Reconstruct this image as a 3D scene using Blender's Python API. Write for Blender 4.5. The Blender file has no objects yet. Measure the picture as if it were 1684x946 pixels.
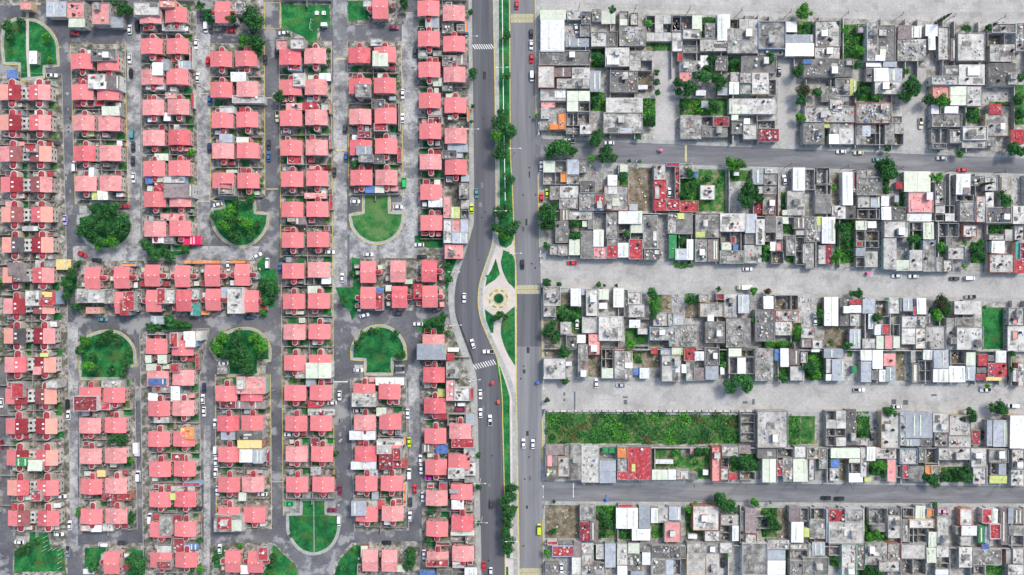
import bpy, bmesh, math, random
from mathutils import Vector, Matrix
random.seed(7)
R = math.radians
scene = bpy.context.scene
# ------------------------------------------------------------------ camera, sky, sun, exposure
ALT = 350.0
K = 0.27                                   # metres on the ground per photo pixel
CX, CY = 842.0, 473.0
cam = bpy.data.cameras.new('camera'); camo = bpy.data.objects.new('camera', cam)
scene.collection.objects.link(camo); camo.location = (0, 0, ALT); camo.rotation_euler = (0, 0, 0)
cam.sensor_width = 36; cam.lens = 36 * ALT / (1684 * K); cam.clip_start = 1; cam.clip_end = 6000
scene.camera = camo
SUN_EL, SUN_AZ = 54, 42                    # sun stands in the north east
w = bpy.data.worlds.new('World'); scene.world = w; w.use_nodes = True
wn = w.node_tree.nodes; wl = w.node_tree.links
sky = wn.new('ShaderNodeTexSky'); sky.sky_type = 'NISHITA'; sky.sun_disc = False
sky.sun_elevation = R(SUN_EL); sky.sun_rotation = R(SUN_AZ); sky.air_density = 1.2; sky.dust_density = 3.0; sky.ozone_density = 1.0
bg = wn['Background']; bg.inputs['Strength'].default_value = 0.15
wl.new(sky.outputs[0], bg.inputs['Color'])
sl = bpy.data.lights.new('sun', 'SUN'); sl.energy = 1.5; sl.angle = R(10.0); sl.color = (1, .955, .89)
so = bpy.data.objects.new('sun', sl); scene.collection.objects.link(so)
sd = Vector((math.sin(R(SUN_AZ)) * math.cos(R(SUN_EL)), math.cos(R(SUN_AZ)) * math.cos(R(SUN_EL)), math.sin(R(SUN_EL))))
so.rotation_euler = sd.to_track_quat('Z', 'Y').to_euler(); so.location = (0, 0, 200)
scene.view_settings.view_transform = 'Standard'; scene.view_settings.look = 'None'
scene.view_settings.exposure = 0.55; scene.view_settings.gamma = 1

# ------------------------------------------------------------------ helpers
C = scene.collection
S = 946 / 240
def W(px, py, h=0.0):
    k = K * (1 - h / ALT)
    return ((px - CX) * k, (CY - py) * k)
def tp(t, x, y): return (t[0] + x / S, t[1] + y / S)

class MB:
    def __init__(s): s.v = []; s.f = []; s.m = []
    def add(s, vs, fs, mi=0):
        n = len(s.v); s.v += [tuple(v) for v in vs]; s.f += [tuple(n + i for i in f) for f in fs]; s.m += [mi] * len(fs)
    def box(s, x0, y0, z0, x1, y1, z1, mi=0, bottom=False):
        vs = [(x0,y0,z0),(x1,y0,z0),(x1,y1,z0),(x0,y1,z0),(x0,y0,z1),(x1,y0,z1),(x1,y1,z1),(x0,y1,z1)]
        fs = [(4,5,6,7),(0,1,5,4),(1,2,6,5),(2,3,7,6),(3,0,4,7),(3,2,1,0)]
        s.add(vs, fs, mi)
    def obox(s, cx, cy, z0, lx, ly, z1, a, mi=0):
        c, n = math.cos(a), math.sin(a); vs = []
        for z in (z0, z1):
            for sx, sy in ((-1,-1),(1,-1),(1,1),(-1,1)):
                vs.append((cx + c*sx*lx/2 - n*sy*ly/2, cy + n*sx*lx/2 + c*sy*ly/2, z))
        s.add(vs, [(4,5,6,7),(0,1,5,4),(1,2,6,5),(2,3,7,6),(3,0,4,7),(3,2,1,0)], mi)
    def cyl(s, cx, cy, z0, z1, r0, r1=None, n=10, mi=0):
        r1 = r0 if r1 is None else r1
        vs = [(cx+r0*math.cos(2*math.pi*i/n), cy+r0*math.sin(2*math.pi*i/n), z0) for i in range(n)]
        vs += [(cx+r1*math.cos(2*math.pi*i/n), cy+r1*math.sin(2*math.pi*i/n), z1) for i in range(n)]
        s.add(vs, [(i,(i+1)%n,n+(i+1)%n,n+i) for i in range(n)] + [tuple(range(n,2*n)), tuple(range(n-1,-1,-1))], mi)
    def tube(s, a, b, r0, r1, n=6, mi=0):
        a = Vector(a); b = Vector(b); d = (b-a).normalized()
        u = d.orthogonal().normalized(); v = d.cross(u)
        vs = [a + r0*(u*math.cos(2*math.pi*i/n)+v*math.sin(2*math.pi*i/n)) for i in range(n)]
        vs += [b + r1*(u*math.cos(2*math.pi*i/n)+v*math.sin(2*math.pi*i/n)) for i in range(n)]
        s.add(vs, [(i,(i+1)%n,n+(i+1)%n,n+i) for i in range(n)] + [tuple(range(n,2*n)), tuple(range(n-1,-1,-1))], mi)
    def lathe(s, cx, cy, prof, n=12, mi=0):
        vs = []
        for r, z in prof: vs += [(cx+r*math.cos(2*math.pi*i/n), cy+r*math.sin(2*math.pi*i/n), z) for i in range(n)]
        fs = []
        for k in range(len(prof)-1):
            fs += [(k*n+i, k*n+(i+1)%n, (k+1)*n+(i+1)%n, (k+1)*n+i) for i in range(n)]
        fs.append(tuple((len(prof)-1)*n+i for i in range(n)))
        s.add(vs, fs, mi)
    def mesh(s, name, mats):
        me = bpy.data.meshes.new(name); me.from_pydata(s.v, [], s.f)
        if not isinstance(mats, (list, tuple)): mats = [mats]
        for m in mats: me.materials.append(m)
        if len(mats) > 1: me.polygons.foreach_set('material_index', s.m)
        me.update(); return me
    def build(s, name, mats, parent=None, loc=None, rz=0):
        return link(name, s.mesh(name, mats), parent, loc, rz)
def link(name, me, parent=None, loc=None, rz=0, scale=None):
    o = bpy.data.objects.new(name, me); C.objects.link(o)
    if parent: o.parent = parent
    if loc: o.location = loc
    if rz: o.rotation_euler = (0, 0, rz)
    if scale: o.scale = scale
    return o
def tag(o, label=None, cat=None, group=None, kind=None):
    if label:
        if len(label.split()) > 14: label = label.replace(' the ', ' ').replace('counted ', '')
        o['label'] = label
    if cat: o['category'] = cat
    if group: o['group'] = group
    if kind: o['kind'] = kind
    return o
def thing(name, loc, rz=0): return link(name, None, None, loc, rz)

def poly_mesh(name, pts, z0, z1, mat, kind='structure', parent=None):
    """closed outline (world xy) -> slab from z0 to z1"""
    bm = bmesh.new(); vs = [bm.verts.new((x, y, z1)) for x, y in pts]; f = bm.faces.new(vs)
    f.normal_update()
    if f.normal.z < 0: f.normal_flip()
    if z0 < z1:
        r = bmesh.ops.extrude_face_region(bm, geom=[f])
        nv = [g for g in r['geom'] if isinstance(g, bmesh.types.BMVert)]
        top = vs
        for v in nv: v.co.z = z0
        bmesh.ops.recalc_face_normals(bm, faces=bm.faces)
    bmesh.ops.triangulate(bm, faces=[f for f in bm.faces if len(f.verts) > 4])
    me = bpy.data.meshes.new(name); bm.to_mesh(me); bm.free(); me.materials.append(mat)
    o = link(name, me, parent)
    if kind: o['kind'] = kind
    return o
def PX(pts, h=0): return [W(x, y, h) for x, y in pts]
def TP(t, pts): return [W(*tp(t, x, y)) for x, y in pts]
def ribbon(name, pts, width, z0, z1, mat, off=0.0, closed=False, kind='structure'):
    P = [Vector(p) for p in pts]; n = len(P); L = []; Rr = []
    for i in range(n):
        a = P[(i-1) % n] if (closed or i > 0) else P[i]; b = P[(i+1) % n] if (closed or i < n-1) else P[i]
        d = (b-a); d = d.normalized() if d.length > 1e-6 else Vector((1,0)); q = Vector((-d.y, d.x))
        L.append(P[i] + q*(off+width/2)); Rr.append(P[i] + q*(off-width/2))
    mb = MB(); m = n if closed else n-1
    for i in range(m):
        j = (i+1) % n
        a, b, c, d = L[i], Rr[i], Rr[j], L[j]
        vs = [(a.x,a.y,z1),(b.x,b.y,z1),(c.x,c.y,z1),(d.x,d.y,z1),(a.x,a.y,z0),(b.x,b.y,z0),(c.x,c.y,z0),(d.x,d.y,z0)]
        mb.add(vs, [(0,1,2,3),(0,4,5,1),(3,2,6,7)])
    return tag(mb.build(name, mat), kind=kind)
def sharp(pts, i, closed):
    n = len(pts)
    if not closed and not 0 < i < n-1: return False
    a, b, c = pts[(i-1) % n], pts[i % n], pts[(i+1) % n]
    u = Vector((b[0]-a[0], b[1]-a[1])); v = Vector((c[0]-b[0], c[1]-b[1]))
    return u.length > 1e-6 and v.length > 1e-6 and u.angle(v) > R(52)
def smooth(pts, k=4, closed=False):
    out = []; n = len(pts)
    rng = range(n) if closed else range(n-1)
    for i in rng:
        p = [pts[(i+j) % n] if closed else pts[max(0, min(n-1, i+j))] for j in (-1,0,1,2)]
        for s in range(k):
            t = s/k
            if sharp(pts, i, closed) or sharp(pts, i+1, closed):
                out.append(tuple(p[1][c] + (p[2][c]-p[1][c])*t for c in (0,1))); continue
            out.append(tuple(.5*((2*p[1][c]) + (-p[0][c]+p[2][c])*t + (2*p[0][c]-5*p[1][c]+4*p[2][c]-p[3][c])*t*t + (-p[0][c]+3*p[1][c]-3*p[2][c]+p[3][c])*t**3) for c in (0,1)))
    if not closed: out.append(tuple(pts[-1]))
    return out
ONES = 'first second third fourth fifth sixth seventh eighth ninth tenth eleventh twelfth thirteenth fourteenth fifteenth sixteenth seventeenth eighteenth nineteenth'.split()
def ordn(n):
    if n <= 19: return ONES[n-1]
    t, o = divmod(n, 10)
    tens = ['', '', 'twent', 'thirt', 'fort', 'fift', 'sixt', 'sevent', 'eight', 'ninet'][t] if t < 10 else 'hundr'
    return tens + 'ieth' if o == 0 else tens + 'y-' + ONES[o-1]

# ------------------------------------------------------------------ materials
def s2l(c): return tuple((v/12.92 if v <= .04045 else ((v+.055)/1.055)**2.4) for v in c)
MATS = {}
def mottled(name, cols, scale=.25, detail=6, rough=.9, fine=0.12, rnd=.12, contrast=(.35,.65), spots=None, spot_scale=.9, spot_amt=.5, stripe=None, bump=.0, spot_range=(.54,.64), stretch=None):
    """world-space blotches between colours; optional darker stains; optional ribs"""
    m = bpy.data.materials.new(name); m.use_nodes = True; nt = m.node_tree; N = nt.nodes; Lk = nt.links
    b = N['Principled BSDF']; b.inputs['Roughness'].default_value = rough; b.inputs['Specular IOR Level'].default_value = .25
    geo = N.new('ShaderNodeNewGeometry'); oi = N.new('ShaderNodeObjectInfo')
    off = N.new('ShaderNodeVectorMath'); off.operation = 'SCALE'; off.inputs[0].default_value = (91, 57, 13)
    Lk.new(oi.outputs['Random'], off.inputs['Scale'])
    pos = N.new('ShaderNodeVectorMath'); pos.operation = 'ADD'; Lk.new(geo.outputs['Position'], pos.inputs[0]); Lk.new(off.outputs[0], pos.inputs[1])
    if stretch:
        st = N.new('ShaderNodeVectorMath'); st.operation = 'MULTIPLY'; st.inputs[1].default_value = stretch; Lk.new(geo.outputs['Position'], st.inputs[0]); pos = st
    def noise(sc, det, src=None):
        src = src or pos.outputs[0]
        n = N.new('ShaderNodeTexNoise'); n.inputs['Scale'].default_value = sc; n.inputs['Detail'].default_value = det
        n.inputs['Roughness'].default_value = .62; Lk.new(src, n.inputs['Vector']); return n.outputs['Fac']
    cr = N.new('ShaderNodeValToRGB'); e = cr.color_ramp.elements
    lo, hi = contrast
    e[0].position = lo; e[0].color = (*cols[0], 1); e[1].position = hi; e[1].color = (*cols[-1], 1)
    for i, c in enumerate(cols[1:-1]):
        x = e.new(lo + (hi-lo)*(i+1)/(len(cols)-1)); x.color = (*c, 1)
    Lk.new(noise(scale, detail), cr.inputs[0]); col = cr.outputs[0]
    def mul(col, fac_socket, a, bb, flo=0.0, fhi=1.0):
        mr = N.new('ShaderNodeMapRange'); mr.inputs[1].default_value = flo; mr.inputs[2].default_value = fhi
        mr.inputs[3].default_value = a; mr.inputs[4].default_value = bb; Lk.new(fac_socket, mr.inputs[0])
        vm = N.new('ShaderNodeVectorMath'); vm.operation = 'SCALE'; Lk.new(col, vm.inputs[0]); Lk.new(mr.outputs[0], vm.inputs['Scale'])
        return vm.outputs[0]
    col = mul(col, noise(1.1, 5), 1-fine*1.6, 1+fine*1.6, .3, .7)
    if spots: 
        mx = N.new('ShaderNodeMix'); mx.data_type = 'RGBA'
        mr = N.new('ShaderNodeMapRange'); mr.inputs[1].default_value = spot_range[0]; mr.inputs[2].default_value = spot_range[1]; mr.inputs[3].default_value = 0; mr.inputs[4].default_value = spot_amt
        Lk.new(noise(spot_scale, 5), mr.inputs[0]); Lk.new(mr.outputs[0], mx.inputs[0]); Lk.new(col, mx.inputs[6]); mx.inputs[7].default_value = (*spots, 1); col = mx.outputs[2]
    if stripe:
        tc = N.new('ShaderNodeTexCoord'); wv = N.new('ShaderNodeTexWave'); wv.bands_direction = stripe[0]; wv.inputs['Scale'].default_value = stripe[1]
        wv.inputs['Distortion'].default_value = .3
        Lk.new(tc.outputs['Object'], wv.inputs['Vector']); col = mul(col, wv.outputs['Fac'], 1-stripe[2], 1.0)
    if rnd: col = mul(col, oi.outputs['Random'], 1-rnd, 1+rnd)
    Lk.new(col, b.inputs['Base Color'])
    if bump:
        bp = N.new('ShaderNodeBump'); bp.inputs['Strength'].default_value = bump; bp.inputs['Distance'].default_value = .1
        Lk.new(noise(1.8, 5), bp.inputs['Height']); Lk.new(bp.outputs[0], b.inputs['Normal'])
    MATS[name] = m; return m
def plain(name, col, rough=.6, metal=0, emit=None):
    m = bpy.data.materials.new(name); m.use_nodes = True; b = m.node_tree.nodes['Principled BSDF']
    b.inputs['Base Color'].default_value = (*col, 1); b.inputs['Roughness'].default_value = rough; b.inputs['Metallic'].default_value = metal
    MATS[name] = m; return m
A = .135
asphalt = mottled('asphalt', [(.085,.088,.10),(.12,.123,.135),(.17,.172,.18)], .07, 9, fine=.12, rnd=0, spots=(.34,.34,.335), spot_scale=.10, spot_amt=.75, spot_range=(.53,.60))
asphalt_worn = mottled('asphalt_worn', [(.17,.175,.185),(.28,.285,.285),(.41,.41,.40)], .13, 9, fine=.2, rnd=0, contrast=(.40,.58), spots=(.12,.122,.13), spot_scale=.2, spot_amt=.65, spot_range=(.56,.62))
avenue = mottled('avenue_asphalt', [(.085,.087,.098),(.112,.115,.126),(.145,.147,.158)], .22, 8, fine=.05, rnd=0, contrast=(.35,.65), stretch=(1,.04,1))
cross_as = mottled('cross_street_asphalt', [(.13,.133,.144),(.17,.173,.182),(.23,.232,.235)], .16, 8, fine=.1, rnd=0, contrast=(.35,.65), stretch=(.12,1,1), spots=(.36,.36,.35), spot_scale=.13, spot_amt=.4)
avenue2 = mottled('avenue_asphalt_light', [(.155,.158,.168),(.19,.192,.20),(.24,.242,.245)], .22, 8, fine=.05, rnd=0, contrast=(.35,.65), stretch=(1,.04,1))
newpatch = mottled('fresh_asphalt', [(.04,.042,.048),(.06,.06,.068)], .3, 4, rnd=0)
crete_road = mottled('concrete_road', [(.31,.303,.285),(.40,.392,.37),(.47,.462,.435)], .07, 8, fine=.09, rnd=0, contrast=(.3,.7), spots=(.25,.245,.23), spot_scale=.16, spot_amt=.5, spot_range=(.54,.62))
walk = mottled('pavement', [(.30,.31,.29),(.40,.41,.385)], .3, 6, fine=.1, rnd=0, spots=(.2,.2,.19))
path_m = mottled('peach_path', [(.49,.44,.395),(.57,.52,.47)], .2, 4, fine=.05, rnd=0)
lot_l = mottled('yard_ground', [(.09,.095,.07),(.22,.205,.185),(.42,.39,.36)], .35, 8, fine=.2, rnd=0, contrast=(.4,.62), spots=(.035,.075,.025), spot_scale=.5, spot_amt=.8)
lot_r = mottled('bare_yard', [(.20,.195,.17),(.34,.33,.30),(.46,.45,.42)], .3, 8, fine=.2, rnd=0, contrast=(.38,.62), spots=(.13,.13,.095), spot_scale=.4, spot_amt=.55)
grass = mottled('lawn_green', [(.006,.075,.020),(.012,.135,.036),(.035,.20,.048)], .22, 8, fine=.25, rnd=.1, contrast=(.36,.64), spots=(.09,.13,.035), spot_scale=.14, spot_amt=.55, bump=.6)
grass3 = mottled('worn_lawn', [(.015,.11,.025),(.035,.155,.038),(.075,.19,.05)], .3, 8, fine=.2, rnd=.05, contrast=(.38,.62), spots=(.15,.21,.08), spot_scale=.1, spot_amt=.5, spot_range=(.5,.62), bump=.6)
grass2 = mottled('rough_grass', [(.015,.085,.018),(.05,.16,.035),(.18,.18,.07)], .3, 8, fine=.3, rnd=.1, contrast=(.36,.66), spots=(.26,.21,.14), spot_scale=.3, spot_amt=.6, bump=.6)
dirt = mottled('dry_earth', [(.10,.085,.055),(.20,.165,.115),(.30,.26,.20)], .3, 8, fine=.25, rnd=.1, spots=(.05,.11,.025), spot_scale=.4, spot_amt=.7)
yardc = mottled('cement_yard', [(.22,.22,.21),(.36,.36,.345),(.46,.46,.44)], .35, 8, fine=.16, rnd=.2, spots=(.12,.12,.11), spot_scale=.7, spot_amt=.6)
leaf_d = mottled('leaves_dark', [(.008,.042,.014),(.018,.085,.026),(.035,.14,.036)], .9, 3, rough=.7, fine=.35, rnd=.2)
leaf_b = mottled('leaves_bright', [(.03,.15,.012),(.075,.29,.02),(.14,.40,.03)], .9, 3, rough=.7, fine=.35, rnd=.15)
leaf_m = mottled('leaves_mid', [(.014,.075,.018),(.035,.155,.032),(.075,.24,.045)], .9, 3, rough=.7, fine=.35, rnd=.2)
leaf_r = mottled('leaves_rust', [(.03,.05,.015),(.07,.055,.025),(.10,.05,.025)], .9, 3, rough=.7, fine=.3, rnd=.1)
bark = mottled('bark', [(.07,.05,.035),(.14,.11,.08)], 2, 4)
tile_p = mottled('pink_roof', [(.67,.185,.19),(.74,.232,.232)], .35, 5, rough=.75, fine=.06, rnd=.10, contrast=(.3,.7), spots=(.54,.17,.175), spot_scale=.5, spot_amt=.35, stripe=('Y', 1.6, .13))
tile_s = mottled('salmon_roof', [(.70,.31,.24),(.78,.37,.30)], .4, 5, rough=.75, fine=.06, rnd=.05, stripe=('Y', 1.6, .12))
tile_m = mottled('maroon_roof', [(.24,.025,.035),(.33,.045,.055)], .4, 5, rough=.75, fine=.08, rnd=.12, stripe=('Y', 1.6, .15))
vaultm = mottled('maroon_vault', [(.25,.03,.045),(.34,.05,.065)], .6, 4, rough=.7, fine=.08, rnd=.2)
cream = mottled('cream_wall', [(.45,.40,.35),(.60,.55,.49)], .6, 5, fine=.1, rnd=.2)
pinkwall = mottled('rose_wall', [(.52,.30,.28),(.62,.40,.37)], .6, 5, fine=.1, rnd=.2)
white = plain('white_paint', (.8,.8,.78)); yellowk = mottled('yellow_kerb', [(.45,.36,.08),(.62,.52,.16)], 1.2, 4, fine=.15, rnd=0, spots=(.35,.34,.28), spot_scale=1.5)
yellowp = mottled('yellow_marking', [(.50,.45,.22),(.62,.56,.30)], 1.5, 4, fine=.12, rnd=0, spots=(.25,.25,.24), spot_scale=1.5)
whitep = mottled('white_marking', [(.62,.62,.60),(.78,.78,.76)], 1.2, 4, fine=.1, rnd=0)
glass = plain('dark_glass', (.02,.025,.03), .12); tyre = plain('rubber', (.02,.02,.02), .8); metalg = plain('grey_metal', (.35,.36,.37), .45, .6)
RM = dict(
 c=mottled('grey_concrete_roof', [(.155,.15,.137),(.275,.27,.25),(.41,.40,.37)], .26, 10, fine=.18, rnd=.24, contrast=(.39,.61), spots=(.10,.096,.086), spot_scale=.3, spot_amt=.72, spot_range=(.54,.61)),
 l=mottled('light_concrete_roof', [(.33,.32,.29),(.47,.46,.425),(.57,.56,.53)], .24, 9, fine=.11, rnd=.18, contrast=(.34,.62), spots=(.22,.215,.195), spot_scale=.3, spot_amt=.62, spot_range=(.55,.62)),
 g=mottled('dark_grey_roof', [(.11,.108,.10),(.16,.157,.147),(.21,.206,.193)], .25, 9, fine=.16, rnd=.28, contrast=(.36,.64), spots=(.34,.335,.31), spot_scale=.3, spot_amt=.4, spot_range=(.57,.68)),
 r=mottled('red_painted_roof', [(.32,.035,.045),(.44,.065,.075)], .5, 7, fine=.12, rnd=.15, spots=(.62,.30,.28), spot_scale=.8, spot_amt=.4),
 o=mottled('orange_roof', [(.72,.20,.05),(.80,.30,.09)], .5, 6, fine=.1, rnd=.1, spots=(.5,.3,.2), spot_scale=.8),
 p=mottled('pink_painted_roof', [(.62,.24,.23),(.72,.33,.31)], .5, 7, fine=.12, rnd=.12, spots=(.55,.42,.40), spot_scale=.7),
 M=mottled('maroon_painted_roof', [(.20,.03,.04),(.32,.055,.065)], .5, 7, fine=.12, rnd=.15, spots=(.30,.20,.19), spot_scale=.8),
 R=mottled('magenta_tarp', [(.60,.01,.09),(.70,.03,.13)], .8, 4, fine=.08),
 Y=mottled('yellow_sheet', [(.70,.52,.20),(.78,.62,.28)], .8, 4, fine=.08, rnd=.1, stripe=('X', 1.2, .1)),
 y=mottled('lime_sheet', [(.46,.52,.16),(.56,.62,.22)], .8, 5, fine=.1, rnd=.15, stripe=('X', 1.2, .12), spots=(.35,.36,.2)),
 w=mottled('white_sheet', [(.68,.69,.69),(.80,.81,.81)], .4, 6, rough=.5, fine=.05, rnd=.08, stripe=('X', .9, .10), spots=(.42,.41,.39), spot_scale=.6, spot_amt=.45),
 m=mottled('blue_grey_sheet', [(.32,.355,.39),(.44,.48,.52)], .4, 6, rough=.5, fine=.07, rnd=.22, stripe=('X', .9, .16), spots=(.26,.22,.2), spot_scale=.6, spot_amt=.4),
 v=mottled('pale_green_sheet', [(.54,.59,.47),(.66,.70,.57)], .4, 6, rough=.55, fine=.06, rnd=.1, stripe=('X', .9, .10), spots=(.42,.42,.34), spot_scale=.6, spot_amt=.4),
 b=mottled('brown_sheet', [(.20,.165,.16),(.30,.25,.245)], .5, 7, fine=.14, rnd=.2, stripe=('X', .9, .18), spots=(.13,.09,.085), spot_scale=.7),
 B=mottled('blue_sheet', [(.06,.13,.34),(.14,.24,.48)], .6, 5, fine=.1, rnd=.2, stripe=('X', .9, .12)),
 e=mottled('green_sheet', [(.02,.20,.07),(.06,.30,.11)], .6, 5, fine=.15, rnd=.15, stripe=('X', .9, .12)),
 T=mottled('teal_sheet', [(.06,.26,.24),(.12,.36,.33)], .6, 5, fine=.1, rnd=.1, stripe=('X', .9, .2)),
)
WALLM = [mottled('block_wall', [(.27,.265,.25),(.45,.44,.415)], .5, 6, fine=.12, rnd=.2, spots=(.15,.15,.145)),
 mottled('white_wall', [(.52,.52,.50),(.66,.66,.64)], .5, 6, fine=.08, rnd=.12, spots=(.33,.32,.30)),
 mottled('ochre_wall', [(.52,.38,.24),(.62,.48,.32)], .5, 6, fine=.08, rnd=.2), mottled('brick_wall', [(.34,.15,.11),(.46,.22,.16)], .5, 6, fine=.14, rnd=.2),
 mottled('green_wall', [(.30,.42,.34),(.40,.52,.44)], .5, 6, fine=.08, rnd=.2), mottled('blue_wall', [(.26,.36,.46),(.36,.46,.56)], .5, 6, fine=.08, rnd=.2)]
block = WALLM[0]
def wall_mat():
    r = random.random()
    return WALLM[0] if r < .55 else WALLM[1] if r < .76 else random.choice(WALLM[2:])
RN = dict(c='weathered grey', l='pale grey', g='dark grey', r='red painted', o='orange', p='pink', M='maroon', R='magenta', Y='yellow', y='lime green',
          w='white', m='blue grey', v='cream green', b='brown', B='blue', e='bright green', T='teal', u='roofless')
JUNK = [plain('junk_'+str(i), c, .7) for i, c in enumerate([(.60,.59,.56),(.42,.41,.39),(.08,.08,.08),(.5,.06,.06),(.06,.16,.42),(.35,.22,.14),(.62,.58,.5),(.12,.3,.2),(.65,.4,.4),(.2,.2,.2)])]
# ------------------------------------------------------------------ ground, streets, blocks
g = MB(); g.add([(-2500,-2500,0),(2500,-2500,0),(2500,2500,0),(-2500,2500,0)], [(0,1,2,3)])
tag(g.build('ground', asphalt), kind='structure')
def rect(x0, y0, x1, y1): return [(x0,y0),(x1,y0),(x1,y1),(x0,y1)]
BL, BR = -120, 1066
far = 2200
# worn light streets in the west
for i, r in enumerate([rect(209,40,231,430), rect(324,40,346,420), rect(548,BL,571,500), rect(661,20,687,400), rect(575,382,735,428), rect(120,405,430,432), rect(335,700,346,946), rect(672,600,690,760), rect(110,530,128,900)]):
    poly_mesh('worn_street', PX(r), 0, .004+.003*i, asphalt_worn)
# western blocks (raised lots)
LB = [[(0-30,118),(102,122),(110,430),(112,560),(116,868),(22,872),(10,600),(-30,600)],
 [(113,0-80),(205,0-80),(205,48),(113,48)], [(116,73),(206,73),(211,333),(124,336)], [(231,-80),(322,-80),(326,405),(316,412),(234,412)],
 [(346,-80),(436,-80),(436,48),(346,52)],[(345,72),(435,72),(436,322),(347,322)],[(459,-80),(545,-80),(545,46),(526,46),(526,68),(459,68)],[(459,66),(545,68),(550,848),(466,848)],
 [(571,-80),(668,-80),(668,40),(571,42)],[(571,68),(660,68),(663,322),(574,322)],[(685,-80),(772,-80),(778,340),(770,400),(738,450),(735,470),(688,422)],
 [(124,430),(290,428),(430,428),(432,520),(330,522),(240,516),(135,524),(124,506)],[(576,425),(738,424),(738,500),(700,511),(600,511),(576,500)],
 [(130,622),(222,622),(226,870),(132,872)],[(230,545),(345,540),(328,620),(334,946+80),(238,946+80)],[(354,616),(445,616),(447,870),(356,872)],
 [(576,622),(668,620),(672,872),(583,874)],[(690,548),(740,530),(760,570),(784,640),(790,1066),(696,1066)],[(136,895),(238,893),(238,1066),(136,1066)],
 [(345,893),(450,893),(490,930),(492,1066),(345,1066)],[(547,930),(578,893),(690,890),(692,1066),(545,1066)],[(22,875),(110,872),(114,1066),(20,1066)],[(-120,-100),(100,-100),(100,8),(-120,12)],[(-160,120),(-30,120),(-30,1066),(-160,1066)],
 [(668,-80),(700,-80),(700,-10),(668,0)]]
for i, p in enumerate(LB): poly_mesh('block_ground', PX(p), 0, .10+.0021*(i % 11), lot_l)
# avenue carriageways
Lw = [(776,BL),(776,0),(779,238),(779.7,352),(775.4,382),(761.5,428),(750,465),(747.5,506),(754,534),(771.6,582),(782,612),(785,640),(786,700),(792,934),(794,BR)]
Le = [(810,BL),(810.4,0),(813.5,178),(814.7,382),(809.7,402),(797,438),(788,466),(785.6,498),(790.6,528),(802,556),(813.5,579),(821,612),(825.4,658),(826,706),(828.7,807),(830,946),(831,BR)]
Rw = [(838,BL),(839,0),(840,238),(843,300),(847,407),(850,470),(850,620),(851,700),(855,946),(857,BR)]
Re = [(879,BL),(879.4,25),(881,223),(883,263),(887,423),(889.6,470),(891,622),(891,790),(893,946),(894,BR)]
Lws, Les, Rws, Res = [smooth(q, 5) for q in (Lw, Le, Rw, Re)]
poly_mesh('avenue', PX(Lws + Les[::-1]), 0, .012, avenue)
poly_mesh('avenue', PX(Rws + Res[::-1]), 0, .012, avenue2)
poly_mesh('road_patch', PX([(749,517),(757,533),(773,575),(779,592),(779,612),(768,582),(754,545)]), .012, .016, newpatch)
poly_mesh('road_patch', PX([(850,484),(889,484),(890,570),(850,570)]), .012, .016, avenue)
# avenue pavement west side
poly_mesh('pavement', PX([(770,BL)] + [(772,340),(768,385),(752,425),(738,460),(737,500),(742,535),(760,585),(772,620),(776,700),(783,934),(785,BR)] + Lws[::-1]), 0, .16, walk)
poly_mesh('pavement', PX([(891,BL),(891,17),(888,223),(883,224)] + [p for p in Res[::-1] if p[1] < 222]), 0, .15, walk)
def east_pave(y0, y1, xr): poly_mesh('pavement', PX([p for p in Res if y0 <= p[1] <= y1] + [(xr, y1), (xr, y0)]), 0, .15, walk)
east_pave(264, 424, 894); east_pave(472, 622, 893.5); east_pave(672, 790, 897); east_pave(824, BR, 896)
# median
med = Les + Rws[::-1]
poly_mesh('median', PX(med), 0, .13, path_m)
yk = ribbon('kerb', PX(Les), .38, 0, .20, yellowk, off=.2); ribbon('kerb', PX(Rws), .38, 0, .20, yellowk, off=-.2)
ribbon('kerb', PX([p for p in Res if -20 < p[1] < 222]), .38, 0, .2, yellowk, off=.2)
for a, b in ((264,424),(474,622),(674,788),(826,960)): ribbon('kerb', PX([p for p in Res if a < p[1] < b]), .38, 0, .2, yellowk, off=.2)
ribbon('kerb', PX(Lws), .25, 0, .19, walk, off=-.15)
off = [(x+4.6, y) for x, y in Les if y < 395]; ribbon('pavement', PX(off), 2.1, .13, .136, walk)
sw = [(814,372),(812,402),(801,437),(792,468),(790,498),(794,526),(806,556),(819,584),(832,612),(842,640),(846,660),(846,720),(848,946),(849,BR)]
ribbon('pavement', PX(smooth(sw, 5)), 2.0, .13, .137, walk)
gi = 0
def lawn(pts, m=grass, z=.15, k=3, kerb=None, w_=.45):
    global gi; gi += 1
    p = smooth(pts, k, True) if k > 1 else pts
    poly_mesh('grass', PX(p), .0, z + .002*(gi % 5), m, kind='stuff')
    if kerb:
        q = PX(p); ar = sum(a[0]*b[1]-b[0]*a[1] for a, b in zip(q, q[1:]+q[:1])); sg = -1 if ar > 0 else 1
        ribbon('pavement', q, 1.1, 0, .17, walk, closed=True)
        ribbon('kerb', q, .34, 0, .23, kerb, off=sg*.7, closed=True)
T6, T2, T7 = (660,0), (660,230), (660,460)
def tl(t, pts): return [tp(t, x, y) for x, y in pts]
lawn([(821,BL),(837,BL),(837,0),(838.5,238),(841,290),(843.5,330),(845.5,390),(841,402),(832,408),(822,404),(819,392),(822,330),(821,180),(820,0)], k=1)
ribbon('kerb', PX([(826,BL),(826,0),(828,180),(831,330)]), .3, .15, .3, white)
lawn(tl(T2, [(660,715),(700,728),(733,770),(737,860),(738,950),(700,935),(660,860),(645,790)]))
lawn(tl(T2, [(612,770),(640,870),(610,905),(570,930),(545,950),(552,900),(585,840)]))
lawn(tl(T7, [(736,172),(690,205),(652,270),(645,350),(670,440),(705,510),(738,560)]))
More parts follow.
